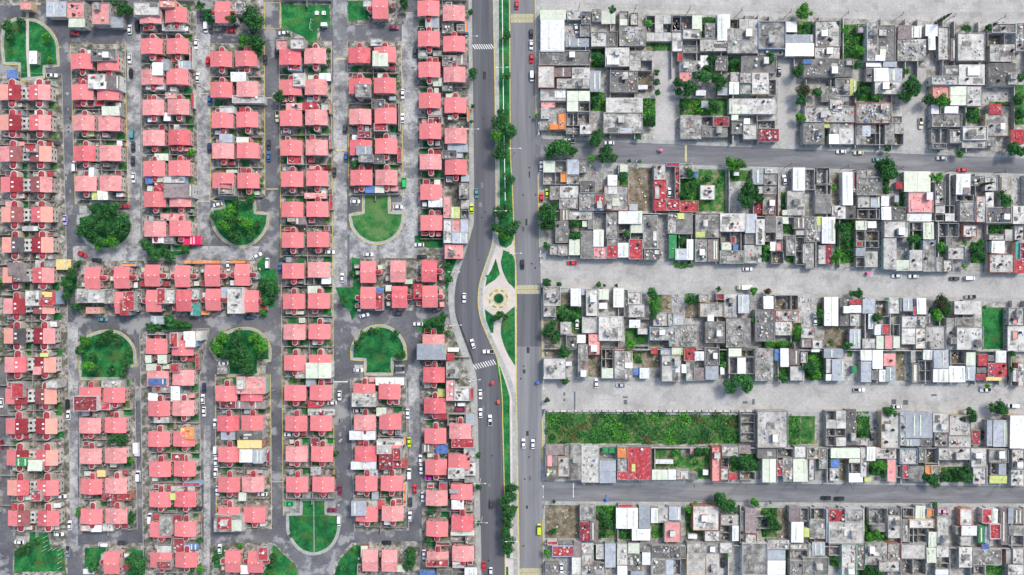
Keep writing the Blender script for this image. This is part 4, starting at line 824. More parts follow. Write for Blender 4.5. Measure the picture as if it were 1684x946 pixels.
# ------------------------------------------------------------------ eastern blocks
EAST = """
T 880 0
32 65 200 130 v5;35 130 190 335 w5;205 70 300 130 l3;300 75 362 160 g4;290 160 362 240 c3;195 250 350 305 m3;200 130 290 250 K;25 330 355 425 g4;20 430 125 570 l5;125 437 240 500 b3;240 440 355 510 l4;140 510 355 575 l4
35 585 200 655 l4;128 585 200 635 w4.3;38 655 130 700 p3;30 705 200 845 c2.9;150 735 195 840 o4;95 805 148 840 o3.8;38 700 90 770 l5;205 590 355 725 u4;205 730 355 815 u3;290 805 365 870 l6;200 830 290 870 c2.5;355 460 428 595 m4;362 210 468 305 l4
430 75 520 155 v3;370 60 430 140 g3;545 75 605 170 c3;618 85 668 165 l3;548 125 598 170 v3.4;545 172 718 300 c5;470 205 535 305 g3;365 305 455 440 F;455 310 610 430 l5;465 360 545 420 w6;610 330 760 460 u4;485 460 665 600 g4.5;668 470 757 600 D;668 552 730 580 w2.5
720 100 885 270 u2.5;720 275 885 330 G;460 635 697 730 l5;443 730 697 865 c4.5;550 830 625 867 m4.9;700 640 780 820 F;360 600 450 720 F;365 730 410 800 K;887 240 946 335 K;885 95 946 200 u3.4
T 1100 0
20 100 215 205 u4;90 190 205 255 l4.5;20 200 90 335 l3;90 300 200 345 c3;215 115 315 245 F;235 150 300 250 g3;315 93 397 265 w5;200 250 435 335 l4;395 125 575 190 u3;380 185 575 345 c5;578 140 755 320 c5;585 320 750 360 c2.5;760 140 830 210 w3;830 140 930 225 G;755 225 935 280 m4;755 280 942 365 w4.5
55 340 90 400 r3;70 395 215 465 c3;205 360 255 440 w3;68 468 150 530 p3;175 585 240 620 w2.5;300 365 380 460 g3.5;385 370 465 465 F;468 365 695 475 g4;400 470 455 530 l4;460 470 538 540 c5.5;540 475 645 610 l5;645 515 697 620 u3;390 532 455 612 w5;460 545 540 610 c4;315 540 388 618 m3.5
70 640 200 745 F;200 640 380 750 G;210 655 255 700 m2.5;75 750 210 900 c4;212 755 285 820 u3;287 757 390 822 M4;215 820 380 890 g3;390 640 690 740 l3.5;405 745 450 780 v4;405 785 480 870 g3.8;485 768 525 805 w4;480 805 570 905 l4.2;572 780 690 835 u3;583 838 712 915 M5;545 855 583 905 l3.5;410 680 500 740 v4
T 1320 0
80 135 240 305 l3;80 310 238 380 l3.3;245 160 400 385 F;355 170 400 215 c2.5;415 145 485 395 c4.5;485 165 600 395 g4;490 185 550 235 l5;470 358 535 395 w5;500 320 540 358 v4.8;618 165 722 255 b4;722 170 770 245 w4;615 255 800 395 c3.5;795 160 875 235 w4;815 235 860 325 w5
5 385 320 500 g4;5 385 60 415 B4.5;280 385 325 425 l5;410 405 510 435 w3;520 400 610 435 m3.4;410 440 462 530 g3.4;462 440 558 530 w5;558 445 645 532 m5;465 530 645 612 l4.5;210 510 305 625 g3.5;305 513 347 620 y3;350 530 460 655 F;120 560 300 660 c3.3;175 645 262 710 l4.6
10 690 340 795 l3.8;345 665 575 800 c5;575 755 640 800 c3;5 800 140 935 g5;135 800 175 830 y3;140 830 170 935 G;175 800 330 870 c3;170 870 235 935 w3.6;235 830 330 935 l3.2;345 800 655 940 u3;385 815 440 885 m3.5
T 1444 0
385 175 457 390 l3;515 215 690 395 l4.5;470 250 515 395 b3;710 215 820 300 u4;735 155 890 215 c4;725 290 885 400 c4.2;890 150 945 330 c3.5;430 425 522 490 c4;345 495 520 550 l5;525 420 690 550 l4.4;580 430 660 490 w5.5;715 410 890 560 g3.6;840 470 905 550 l4.2
350 555 460 640 p3;465 560 575 685 u3.5;575 560 670 690 l4;680 590 870 660 K;720 662 845 688 F;870 550 945 700 G;870 700 945 810 F;345 680 395 740 w3;430 690 520 735 w3.6;345 740 540 825 c3.3;560 700 650 800 F;720 675 798 742 r4;695 740 840 880 c3.5;345 830 460 930 u3;460 840 540 930 c3.6;545 820 705 910 l4.5
705 882 760 946 c3;860 840 946 935 r3.6;350 932 440 965 g3.3;540 912 700 960 c3.1
T 880 230
52 135 205 290 u3.6;208 128 285 225 m4;165 215 205 275 o3.9;205 230 285 290 c3;285 135 335 215 c2.5;335 135 445 310 K;450 160 545 230 K;550 160 600 210 v3;470 228 533 298 w3.6;540 212 600 295 F;290 265 390 345 g3.5;285 345 445 460 c4;388 358 443 415 r4.4;447 298 605 460 c4.7;500 378 550 430 v5.3;610 165 757 460 D;610 415 665 460 m2.5
60 300 95 385 K;95 300 155 390 c3;160 300 280 375 l3;155 378 280 450 c3.8;160 450 215 527 b3.5;215 460 375 520 l3.4;132 528 215 668 g4;218 522 305 565 F;218 595 295 645 F;305 525 340 565 v3;220 645 290 748 v3.9;95 680 150 745 c3.2;150 680 215 750 c3.6;295 590 375 770 g4.2;377 583 445 693 w5;378 695 462 772 p3.8;342 522 375 580 g4;380 470 460 575 K
460 465 535 640 c3.3;465 640 535 685 c3.9;463 685 535 770 r4.2;540 463 695 545 w4.5;540 545 700 665 u3;537 668 607 763 w4;607 645 697 775 r4;700 490 795 705 g3.5;705 705 808 780 g4.5;800 480 860 770 K;860 475 925 610 c3.2;770 160 845 260 l4.4;850 150 935 175 r3.2;770 262 850 460 r3.9;850 385 935 460 r3.7;905 178 935 383 r3.3;850 180 905 380 K;775 300 807 383 l4.6
T 1100 230
65 155 150 250 c3;65 250 200 395 F;150 250 190 390 G;70 395 190 470 r3.4;190 180 365 465 G;203 293 298 388 l3;155 205 185 245 B2.5;375 270 470 475 K;375 190 540 270 G;420 208 455 233 w2.5;540 185 612 290 m3.8;622 180 705 218 l4;615 225 700 295 c3.3;575 300 610 350 l3;612 300 697 355 c3.1;555 410 605 480 M3;605 360 690 485 c3.7
720 190 800 300 K;803 180 882 330 w4.6;725 340 765 480 F;768 332 880 490 l3.4;735 455 768 490 v3.2;885 190 946 325 u3;50 475 155 612 g3.6;55 475 100 515 y4.2;0 615 50 770 e3.2;40 705 115 780 m3.9;115 645 158 780 w3.6;35 782 158 828 F;50 615 115 705 F;170 477 330 635 c4;173 597 235 637 y4.6;170 640 245 790 c3.5;250 640 322 790 b3.2
333 478 492 595 l4.6;335 600 400 710 u3;340 665 405 715 v3.6;400 625 430 672 M3.7;415 680 450 715 B3.5;330 717 485 803 c4;495 480 570 605 m4.6;565 515 620 680 l5.2;622 490 695 660 u3.3;490 610 558 675 g3.2;490 682 600 800 l3.6;600 670 655 790 F;655 662 692 720 w3.6;692 662 735 720 p3.1;665 722 745 805 u3;695 500 735 645 c3;737 502 775 545 v3.2;740 548 810 610 F
810 500 885 580 b3.4;820 585 880 620 l3;760 620 820 750 c3.6;762 752 808 795 F;820 630 880 810 u3.3;885 500 945 665 c3.5;885 670 940 840 u3
T 1320 230
90 180 175 285 u3.5;79 290 185 480 u3;190 200 260 415 D;258 208 325 425 w5;325 208 348 340 M4.5;348 190 512 360 c5.4;190 428 278 512 l3.6;278 428 342 515 g3.6;355 362 435 440 l3.8;440 370 500 440 m3;355 450 500 515 u3.3;508 365 560 430 w3.4;515 240 560 350 F;560 240 605 355 K;605 275 648 318 r2.8;595 360 622 405 m2.8;510 435 575 520 w3.8;578 437 665 520 g3.6;625 320 660 430 F
658 205 830 338 v4.3;683 340 845 472 p5;675 478 835 530 w4;90 497 125 555 y3.6;30 500 125 660 c3.2;125 500 212 673 w4.8;215 520 325 800 F;0 675 60 800 l3;70 690 98 800 K;102 685 148 805 l2.8;150 680 185 805 M3;343 525 415 585 v3;420 528 478 573 w3.3;345 590 495 655 u3;388 657 495 700 u3;345 657 385 692 r3.2;345 700 408 755 m3.4;410 725 485 825 l3.1;345 760 408 825 u3
525 525 690 633 l4.9;525 636 607 840 l4.7;610 635 688 778 K;607 780 690 850 v4.3;693 590 770 712 F;690 535 775 588 u3;780 535 850 645 v3.2;693 715 775 850 l3.9;777 650 860 855 c3.4
T 1444 230
365 275 430 425 c3.9;430 235 500 420 K;370 425 495 530 u3.4;505 222 598 355 w4.6;555 308 595 350 b5.2;600 235 690 300 g3.2;505 357 620 398 u3;527 400 625 530 c3.8;635 365 697 535 l3.6;697 342 748 435 l3.3;690 240 770 330 l3.1;700 437 862 540 g4.2;780 355 860 435 F;800 240 840 340 l3.4;865 240 920 430 K;875 430 945 545 l4.4
395 540 525 630 u3;375 650 440 745 F;440 622 480 690 g3;550 555 640 630 l3.4;450 692 560 775 l3.6;375 760 420 855 c3.3;420 780 480 855 l3.1;485 780 560 855 K;600 665 690 800 F;715 550 875 608 F;820 580 875 655 l3.2;715 612 820 650 l4.4;735 655 820 735 w5;718 740 880 860 l3.5;880 560 945 650 l3.8;890 660 912 790 T3.3;915 668 946 770 r3.6;885 775 946 865 r3.9
T 880 460
55 45 165 170 c3.4;55 172 135 240 c3;165 70 230 155 D;230 57 298 172 w4.6;300 57 330 100 m3;330 60 410 235 l4.2;412 62 478 130 v3.4;415 150 468 190 w3;507 57 575 180 w4;575 65 600 240 g3;140 160 230 272 F;232 180 300 345 F;165 275 235 355 l3;55 262 160 420 D;303 240 410 348 u3;412 237 573 397 l5.4;200 360 270 440 g3.6;272 357 328 412 w3.8
345 352 420 487 p4.2;60 425 130 500 D;55 510 198 645 l5.5;198 530 238 560 w3;200 562 270 640 K;278 420 343 640 c4.6;345 490 425 640 D;430 440 507 640 u3.5;515 462 580 640 c3.6;582 462 630 535 c3.2;582 537 632 575 w4.2;582 580 630 645 c3;515 437 580 458 M2.8;635 465 690 540 F;635 575 670 620 B2.8;677 572 740 642 w3.3;690 440 810 570 D;753 447 795 482 r3
600 80 690 160 l3.8;605 162 710 245 l4.4;610 260 682 312 w3.8;665 314 728 355 l3.3;655 248 740 258 c3;583 315 663 420 G;663 357 730 420 G;820 90 885 210 D;740 80 820 210 G;885 85 945 210 K;765 212 858 300 l3.4;860 212 893 300 l3.7;895 235 945 295 m3;743 307 910 393 c4.6;743 395 890 435 D;635 430 735 462 u2.5;820 490 945 660 l4.8;885 440 945 485 v3.3;812 445 880 488 c2.9
T 1100 460
30 240 95 290 m3.1;20 90 100 230 K;105 90 190 150 F;105 150 190 250 D;0 293 190 435 c4.4;195 95 255 145 l3.4;258 97 298 135 K;305 92 355 130 M3.2;200 150 355 240 l3.8;250 228 292 270 w4.6;195 242 235 430 K;237 272 362 410 c4.6;360 95 440 245 l3.4;410 165 435 238 m3.9;448 97 520 218 m5;370 250 530 440 c4;523 105 610 225 K;613 107 678 190 w4;560 195 684 400 g5
685 100 840 198 u3.6;690 200 840 270 c3.6;690 272 795 360 l3.4;800 280 855 400 F;600 402 780 440 F;850 95 915 305 K;855 310 945 380 l3.1;858 385 935 440 b3.2;20 440 95 488 y3.1;98 440 180 528 r4;167 465 228 525 w4.5;110 530 163 655 c3.4;165 570 228 655 b3;42 550 72 602 w5.6;82 550 112 605 w5.6;230 440 325 555 g3.4;235 560 322 650 u3.8;328 420 368 550 F;332 552 360 615 w3.3
385 445 555 500 u4;385 504 555 612 u4.1;560 445 675 655 c4.6;685 450 718 525 B3;722 445 777 565 w4.4;715 570 778 670 F;780 450 850 555 b3.4;785 560 880 655 l3;852 470 895 540 l3.8;880 545 945 640 F
T 1320 460
55 115 88 300 K;90 150 135 300 F;140 112 232 300 w4;140 300 290 440 D;240 120 300 300 g3;303 130 380 160 r4.2;305 165 380 215 w4.4;305 222 370 300 l3.3;303 320 375 447 m3.8;388 125 468 220 m3.4;470 133 557 240 u3;425 222 460 320 w3;465 290 510 360 w3.7;512 290 565 355 r3.9;385 225 420 320 K;385 382 470 447 l3.3;475 363 525 450 u3;530 360 583 450 p3.3;585 290 630 445 u3
558 115 625 220 l3.2;632 117 650 205 g4;650 117 713 205 m4.6;715 175 738 230 r4.2;740 120 800 225 w4.6;640 235 800 312 l3.2;640 315 730 420 u3;732 315 795 447 l3.5;800 180 840 290 b3;60 385 135 447 l3.2;55 450 110 470 w3;25 472 130 650 F;137 447 262 508 m3.9;150 512 188 605 u3;190 515 270 655 m4.4;150 612 188 655 w4;270 500 320 655 K;322 560 350 608 e3
290 460 320 498 F;375 455 448 525 w3.2;450 455 520 580 u3;375 530 445 665 u3;448 590 490 650 g3.2;495 583 540 662 w3.6;540 564 600 662 m4;525 480 600 560 p3.2;602 460 660 655 D;702 460 730 535 c3.4;670 460 700 650 K;780 455 848 520 w3.8;850 455 945 575 m5;845 578 945 665 w4.2;710 540 745 670 b3.2;750 525 840 660 u3
T 1444 460
495 140 668 225 l4.8;500 245 625 300 u3.2;505 305 680 455 l5.6;440 250 500 455 c3.4;305 300 435 450 l3;672 180 808 450 N;812 180 838 455 K;840 180 946 296 l3.3;870 225 905 285 p3.7;870 330 905 385 p3.8;840 300 946 460 l3;465 460 565 548 u3.2;460 560 565 665 w3.8;570 470 630 558 v4;570 560 630 655 m3;650 487 708 560 r3.6;710 490 760 530 u3;762 460 830 538 w4
712 540 760 628 r4;763 540 832 628 r4.4;635 610 698 650 M3.4;700 630 800 655 Y3.5;640 570 705 605 g3;835 460 870 660 F;905 540 946 690 l4;872 575 900 660 l3.4
T 880 706
65 -118 1325 92 H
68 98 188 168 b3;65 170 150 240 b3.3;80 170 108 240 p3.9;65 245 150 325 g3.6;80 265 110 292 y4;150 175 225 305 l3;190 100 226 170 c3;228 100 297 330 c4.2;300 110 412 345 l4.6;413 110 528 198 u3;415 200 525 350 u3;437 115 475 155 e3.4;480 115 520 155 e3.4;533 112 598 183 o5;600 112 752 330 r4.4;533 272 598 328 r4.4;535 186 597 270 c3.4;625 225 650 275 y4.8
760 110 945 260 G;780 195 895 225 w2.8;757 262 860 328 v3.8;862 260 915 328 w3.6;917 270 945 320 l3;65 490 285 705 D;290 495 390 590 c3.2;293 603 353 728 M4;355 592 410 728 b3.6;392 495 520 705 F;525 510 668 645 w4.6;540 485 635 508 r3.4;673 495 745 643 m5;628 646 745 720 w5.2;528 647 626 710 F;750 510 798 608 w3.6;800 510 865 605 l3.1;867 502 945 590 m4.2;755 610 825 700 F;838 600 945 730 p4.4
80 722 145 750 r3;110 755 248 825 r4.2;150 720 240 745 g3;250 725 298 828 b3.2;65 870 155 945 g3.8;155 830 235 945 K;237 830 298 945 u3.4;300 735 378 808 l3.3;300 810 378 945 c3.6;380 750 394 860 F;395 750 445 840 l3.2;380 862 450 945 c3.5;452 740 522 897 m4.8;530 742 600 880 l3.6;533 885 598 945 w4.4;603 738 677 806 v4.5;680 730 748 795 g3.4;602 810 690 918 c3.4;693 798 748 880 w4.4;620 920 708 945 m4
755 750 945 838 g4.2;755 840 845 945 c3.8;848 842 945 945 u3.2
T 1100 706
160 110 275 170 F;30 170 275 330 G;50 260 133 322 l3.1;135 280 185 332 u2.8;220 262 255 298 w2.6;137 122 160 165 p2.6;277 112 333 337 p4.6;340 108 455 175 l3.4;455 105 530 158 b3.2;340 182 400 248 u3;400 160 580 270 F;335 250 388 328 l3.4;390 285 438 328 r3.2;462 275 560 330 u3;465 -100 560 80 u3.4;572 -120 770 118 l4.8;770 -95 850 95 F;852 -95 945 95 G
575 122 695 188 g3.6;607 192 695 345 v4.6;697 200 735 300 r3.3;700 125 808 185 u3.4;740 188 800 340 c3.2;812 110 888 185 l3.6;890 115 945 185 c3.8;805 190 903 340 v3;905 190 945 330 l3.3;105 505 155 600 F;155 495 325 655 l5.4;110 602 230 690 G;125 680 182 710 w2.6;232 658 330 725 l4.2;333 622 400 730 u3.2;335 555 450 620 l3.6;410 624 452 725 w4.8
460 530 488 735 g3;493 510 563 675 b4.4;565 565 655 645 u3;493 678 570 735 l3.2;600 510 700 700 F;702 510 775 710 D;778 500 848 598 b3.8;793 600 873 735 w4.4;850 510 905 598 u3;875 640 910 700 y3.8;0 757 108 838 g3.8;115 730 325 803 c3.7;115 805 240 945 l4.3;243 805 325 945 l3.4;330 735 412 803 l4.2;415 740 473 945 K;475 735 635 945 c4.5;640 720 780 778 l3.4
640 782 755 848 u3.2;640 850 755 945 w4;757 780 783 945 F;785 745 900 778 l3.8;785 782 900 848 u3.4;785 850 945 945 g4.4;905 740 945 848 c3.2
T 1320 706
150 -120 280 110 u3.4;282 -130 345 103 g3;345 60 430 103 l3;350 -115 430 58 F;432 -100 490 105 K;505 -110 625 120 l4;630 -110 666 105 l4.8;668 -110 840 58 m4.6;668 62 758 110 m4.7;760 62 835 110 g3.2;845 -100 945 18 l3.9;850 20 945 110 c3.4;25 115 103 190 l3.7;105 118 160 255 c3.4;182 122 372 188 v4.9;182 195 236 248 B3.6;300 190 372 218 v4.6;238 200 275 340 D
175 250 236 335 l3;297 222 390 345 u3;374 120 413 310 l3.2;415 115 472 205 w4.2;400 312 445 340 y3.1;430 208 540 300 F;475 120 605 190 l3.6;548 197 605 338 p3.9;610 235 680 315 u3.2;645 180 682 320 r3.3;625 125 740 225 l4;750 120 790 215 g4.4;790 120 880 225 u3.6;685 240 788 340 u3;790 235 830 290 o3.2;835 235 890 310 c3.3;882 120 945 200 l3.4
50 510 148 588 u3.2;45 590 145 710 c3.8;152 515 165 735 m4;168 515 272 600 r3.2;168 605 393 740 l4.8;275 515 393 602 c5;400 510 428 640 F;430 510 550 618 u3.2;405 640 550 730 F;450 620 545 665 u2.8;553 562 632 705 l5;553 515 630 560 g3.2;650 510 728 572 u3.4;730 495 795 580 v3.5;800 515 845 560 o3.8;855 515 945 555 K;690 585 850 638 l4.6;645 585 688 730 c3.6;690 640 813 740 u3.2
815 665 868 765 v3.9;870 570 945 740 l4.2;60 730 145 820 m3.9;0 830 165 945 g4.6;170 745 248 820 u3;175 825 240 885 F;250 745 345 945 l4.2;350 745 400 910 c3.4;405 740 545 880 c4.4;360 882 488 945 F;490 850 630 920 l5;548 740 630 848 c3.8;635 742 800 838 l3.7;635 840 800 945 u3.2;803 768 865 865 v4.9;868 760 945 828 l4.5;860 868 945 905 u3;860 908 945 945 w4.2
T 1444 706
460 -90 600 40 l3.6;457 45 600 115 l3.2;605 5 660 100 M3.4;662 0 703 95 K;705 -60 740 110 m3.8;745 -60 845 115 m3.3;855 -90 946 125 w5.4;390 120 600 198 l4.4;605 130 700 243 l3.8;715 130 840 215 c4.2;730 220 830 298 u3;722 300 835 352 y3.4;610 245 700 355 l3.4;400 242 600 340 F;865 130 946 260 l4.6;860 262 946 365 l4;530 515 610 623 l3.8;500 630 538 680 g3
540 625 640 690 w4.9;530 692 610 755 l3.3;615 520 672 620 K;675 515 735 610 r3.4;720 612 790 710 r4.2;740 515 775 608 w3.6;795 510 838 750 b3;842 510 878 615 m3.7;882 515 946 615 b3.2;845 625 946 755 u3.6;650 625 688 740 e3.2;690 632 718 740 m3;670 745 720 780 B3;525 765 608 895 l4.3;612 780 800 880 c3.8;600 885 690 945 u3;692 885 800 945 F;830 780 868 870 c3.1;870 770 946 870 l4;840 875 946 945 l3.6
"""
def leafmass(name, rects, dens, hmax, size, mats, rg, z0=.13, cs=1.0):
    mb = MB()
    for (x0,y0,x1,y1) in rects:
        n = int(abs((x1-x0)*(y1-y0))*dens); cl = [(rg.uniform(x0,x1), rg.uniform(y0,y1), rg.uniform(.8,2.2)*cs, rg.uniform(.3,1), rg.randrange(len(mats))) for _ in range(max(2, int(abs((x1-x0)*(y1-y0))/5/cs**2)))]
        for i in range(n):
            if rg.random() < .75:
                cx_, cy_, cr_, ch, mi = rg.choice(cl); a = rg.uniform(0,6.28); r = cr_*math.sqrt(rg.random())
                x, y, z = cx_+r*math.cos(a), cy_+r*math.sin(a), z0+hmax*ch*math.sqrt(max(0,1-(r/cr_)**2*.9))*rg.uniform(.5,1)
            else: x, y, z, mi = rg.uniform(x0,x1), rg.uniform(y0,y1), z0+rg.uniform(.05,.4), rg.randrange(len(mats))
            x = min(max(x,min(x0,x1)+.1),max(x0,x1)-.1); y = min(max(y,min(y0,y1)+.1),max(y0,y1)-.1)
            s = size*rg.uniform(.6,1.4); u = Vector((rg.gauss(0,1),rg.gauss(0,1),rg.gauss(0,.55))).normalized()*s; v = Vector((rg.gauss(0,1),rg.gauss(0,1),rg.gauss(0,.55))).normalized()*s
            c = Vector((x,y,z)); mb.add([c-u*.5-v*.3, c+u*.5-v*.3, c+u*.4+v*.5, c-u*.4+v*.5], [(0,1,2,3)], mi)
    o = mb.build(name, mats); o['kind'] = 'stuff'; return o
rg = random.Random(21)
EB = []; SH = []; gz = 0
lots = parse(EAST.replace(' K', ' K0').replace(' G', ' G0').replace(' F', ' F0').replace(' D', ' D0').replace(' H', ' H0').replace(' N', ' N0'))
for i, (t, x0, y0, x1, y1, th) in enumerate(lots):
    typ, h = th[0], float(th[1:])
    if typ in 'KGFDHN':
        a = W(*tp(t, x0, y0)); b = W(*tp(t, x1, y1)); X0, X1 = sorted((a[0],b[0])); Y0, Y1 = sorted((a[1],b[1]))
        m = {'K':yardc,'G':grass2,'F':grass2,'D':dirt,'H':grass2,'N':grass}[typ]; mb = MB(); gz = (gz+1) % 9
        mb.box(X0,Y0,.05,X1,Y1,.125+.004*gz); o = mb.build({'K':'cement_yard','D':'bare_earth'}.get(typ,'grass'), m); o['kind'] = 'stuff' if typ in 'GFHN' else 'structure'
        if typ == 'F': SH.append((X0,Y0,X1,Y1))
        if typ == 'H': HEDGE = (X0,Y0,X1,Y1)
        if typ == 'G' and rg.random() < .8: 
            for _ in range(2):
                cx_, cy_ = rg.uniform(X0+1,X1-1), rg.uniform(Y0+1,Y1-1); SH.append((cx_-1.3,cy_-1.1,cx_+1.3,cy_+1.1))
        if typ in 'KD' and (X1-X0)*(Y1-Y0) > 8:
            d = debris(None, X1-X0-.5, Y1-Y0-.5, 0, rg, int(3+(X1-X0)*(Y1-Y0)*(.16 if typ == 'K' else .05)), .9); d.location = ((X0+X1)/2,(Y0+Y1)/2,.16); d.name = 'yard_clutter'
        continue
    h = (3+(h-3)*.72 if h > 3 else h) + .011*(i % 23)
    a = W(*tp(t, x0, y0), h); b = W(*tp(t, x1, y1), h)
    w_, l_ = abs(b[0]-a[0])-.08, abs(b[1]-a[1])-.08
    o = building(typ, (a[0]+b[0])/2, (a[1]+b[1])/2, w_, l_, h, rg)
    EB.append((o, *tp(t, (x0+x1)/2, (y0+y1)/2), typ, w_*l_))
leafmass('shrub_cover', SH, 13, 1.5, .42, [leaf_d, leaf_m, leaf_m, leaf_b], rg)
leafmass('overgrown_field', [HEDGE], 9, 1.6, .5, [leaf_d, leaf_m, leaf_b, leaf_d, leaf_m, leaf_d, mottled('leaves_olive', [(.09,.08,.03),(.17,.14,.06)], .9, 3)], rg, cs=1.7)
def row_of(px, py):
    b = [(262,1,132,132),(464,2,348,368),(655,3,573,577),(812,4,734,736),(9999,5,891,899)]
    for lim, k, ml, mr in b:
        if py < lim: return ONES[k-1], ('north' if py < yT(px, ml, mr) else 'south')
kindname = {'flat_roof_house':'flat roof house','pale_roof_house':'flat roof house','painted_roof_house':'flat roof house','flat_annex':'flat roof annex','flat_roof_hut':'flat roof hut','roofless_house':'house','metal_roof_shed':'sheet roof building','metal_roof_house':'tall sheet roof building'}
cnt = {}
for o, px, py, typ, ar in sorted(EB, key=lambda a: a[1]):
    blk, half_ = row_of(px, py); st = o.name.split('.')[0]; big = 'large ' if ar > 110 else 'small ' if ar < 22 else ''
    key = (blk, half_, st, typ, big); cnt[key] = cnt.get(key, 0) + 1
    adj = RN[typ] if typ != 'u' else 'roofless unfinished'
    tag(o, '%s%s %s, %s from the avenue in the %s half of the %s block' % (big, adj, kindname[st], ordn(cnt[key]), half_, blk), 'shed' if 'metal' in st or 'hut' in st else 'house', {'flat_roof_house':'grey flat roofed houses east of the avenue','pale_roof_house':'pale flat roofed houses east of the avenue','painted_roof_house':'painted roof houses east of the avenue','flat_roof_hut':'flat roofed huts east of the avenue','roofless_house':'unfinished roofless houses','metal_roof_shed':'sheet roofed buildings','metal_roof_house':'sheet roofed buildings'}[st])
# boundary walls between plots of the east
rg = random.Random(9); BW = []
def ya_mid(a, b): return (a+b)/2
for (ta, tb, ma, mb_, x0) in ((17,39,132,132,900),(132,132,227,259,900),(267,288,348,368,893),(348,368,426,453,893),(476,493,573,577,893),(573,577,623,635,893),(734,736,789,798,893),(826,830,891,899,893),(891,899,950,960,893)):
    x = x0 + 42
    while x < 1690:
        sk = any(a-3 < x < b+3 for a, b in ((1076,1112),(1279,1311),(1483,1522))) and tb < 240 and not ta < 20
        sk = sk or (x > 1610 and ya_mid(ta,ma) < 540 and 470 < ta < 500 and x < 1652)
        mid = (ya_mid(ta,ma)*0 + (yT(x,ta,tb)+yT(x,ma,mb_))/2)
        for (t_, a0, b0, a1, b1, k_) in lots:
            if k_[0] in 'GFDNHK':
                u0, v0 = tp(t_, a0, b0); u1, v1 = tp(t_, a1, b1)
                if u0+3 < x < u1-3 and v1 > yT(x,ta,tb)+3 and v0 < yT(x,ma,mb_)-3 and (v1-v0) > 14: sk = True
        if not sk:
            ya, yb = yT(x,ta,tb)+2, yT(x,ma,mb_)-2
            P0, P1 = W(x,ya), W(x,yb); q = thing('boundary_wall', (P0[0], (P0[1]+P1[1])/2, .12)); L = abs(P1[1]-P0[1])
            m = MB(); hh = rg.uniform(2.2,3.3); m.box(-.09,-L/2,0,.09,L/2,hh); m.build('wall_panel', block, q); m = MB(); m.box(-.13,-L/2,hh,.13,L/2,hh+.06); m.build('coping', RM['l'], q)
            BW.append((q, x, (ya+yb)/2))
        x += rg.choice([40,40,41,20,40])
cnt = {}
for q, x, y in BW:
    k = row_of(x, y); cnt[k] = cnt.get(k, 0)+1
    tag(q, 'thin grey plot wall, %s from the avenue in the %s half of the %s block' % (ordn(cnt[k]), k[1], k[0]), 'wall', 'plot walls of the eastern blocks')
for a_, b_, lab in ((132,132,'north of the second side alley'),):
    pass
for i, (ya, yb) in enumerate(((348,368),(573,577),(734,736),(891,899))):
    P = PX([(895,ya),(1700,yb+ (yb-ya)*.02)]); q = thing('boundary_wall', (P[0][0],P[0][1],0)); m = MB(); dx, dy = P[1][0]-P[0][0], P[1][1]-P[0][1]
    m.obox(dx/2, dy/2, .12, math.hypot(dx,dy), .2, 2.9, math.atan2(dy,dx)); m.build('wall_panel', block, q)
    m = MB(); m.obox(dx/2, dy/2, 2.9, math.hypot(dx,dy), .3, 2.96, math.atan2(dy,dx)); m.build('coping', RM['l'], q)
    tag(q, 'long grey wall splitting the north and south halves of the %s block' % ONES[i+1], 'wall', 'long walls along the middle of the eastern blocks')
# stone wall with gaps north of the overgrown field
P = PX([(900,675.5),(1240,677)]); q = thing('stone_wall', (P[0][0],P[0][1],0)); m = MB(); L = P[1][0]-P[0][0]; x = 0
while x < L: 
    ln = rg.uniform(2.2,3.2); m.box(x,-.35,.1,x+ln,.35,1.3+rg.uniform(-.2,.2)); x += ln+.5
m.build('stone_block', RM['l'], q); tag(q, 'notched pale stone wall along the north edge of the overgrown field', 'wall')

# ------------------------------------------------------------------ water tanks on the flat roofs
tb = {'k':plain('black_plastic',(.025,.025,.028),.4),'w':plain('white_plastic',(.72,.72,.70),.4),'b':plain('beige_plastic',(.55,.47,.36),.5)}
TN = {'k':'black','w':'white','b':'beige'}; TM = {}
for k in tb:
    m = MB(); m.lathe(0,0,[(.55,0),(.58,.1),(.58,1.0),(.5,1.18),(.22,1.32)],14); l = MB(); l.cyl(0,0,1.3,1.38,.25,.23,10); TM[k] = (m.mesh('body', tb[k]), l.mesh('lid', tb[k]))
cnt = {}
random.Random(1).shuffle(TANKS); TANKS = [q for q in TANKS if abs(q[0]) < 226 and abs(q[1]) < 126][:285]
for x, y, z, c in sorted(TANKS):
    px, py = CX + x/K, CY - y/K
    if not (-5 < px < 1690 and -5 < py < 950): continue
    q = thing('water_tank', (x,y,z)); link('body', TM[c][0], q); link('lid', TM[c][1], q)
    if px < 830: where = 'in the %s housing strip' % strip(px); key = (strip(px), c)
    else:
        k = row_of(px, py); where = 'in the %s half of the %s eastern block' % (k[1], k[0]); key = (k, c)
    cnt[key] = cnt.get(key, 0)+1
    tag(q, '%s rooftop water tank, %s from the west %s' % (TN[c], ordn(cnt[key]), where), 'water tank', 'water tanks on the flat roofs')
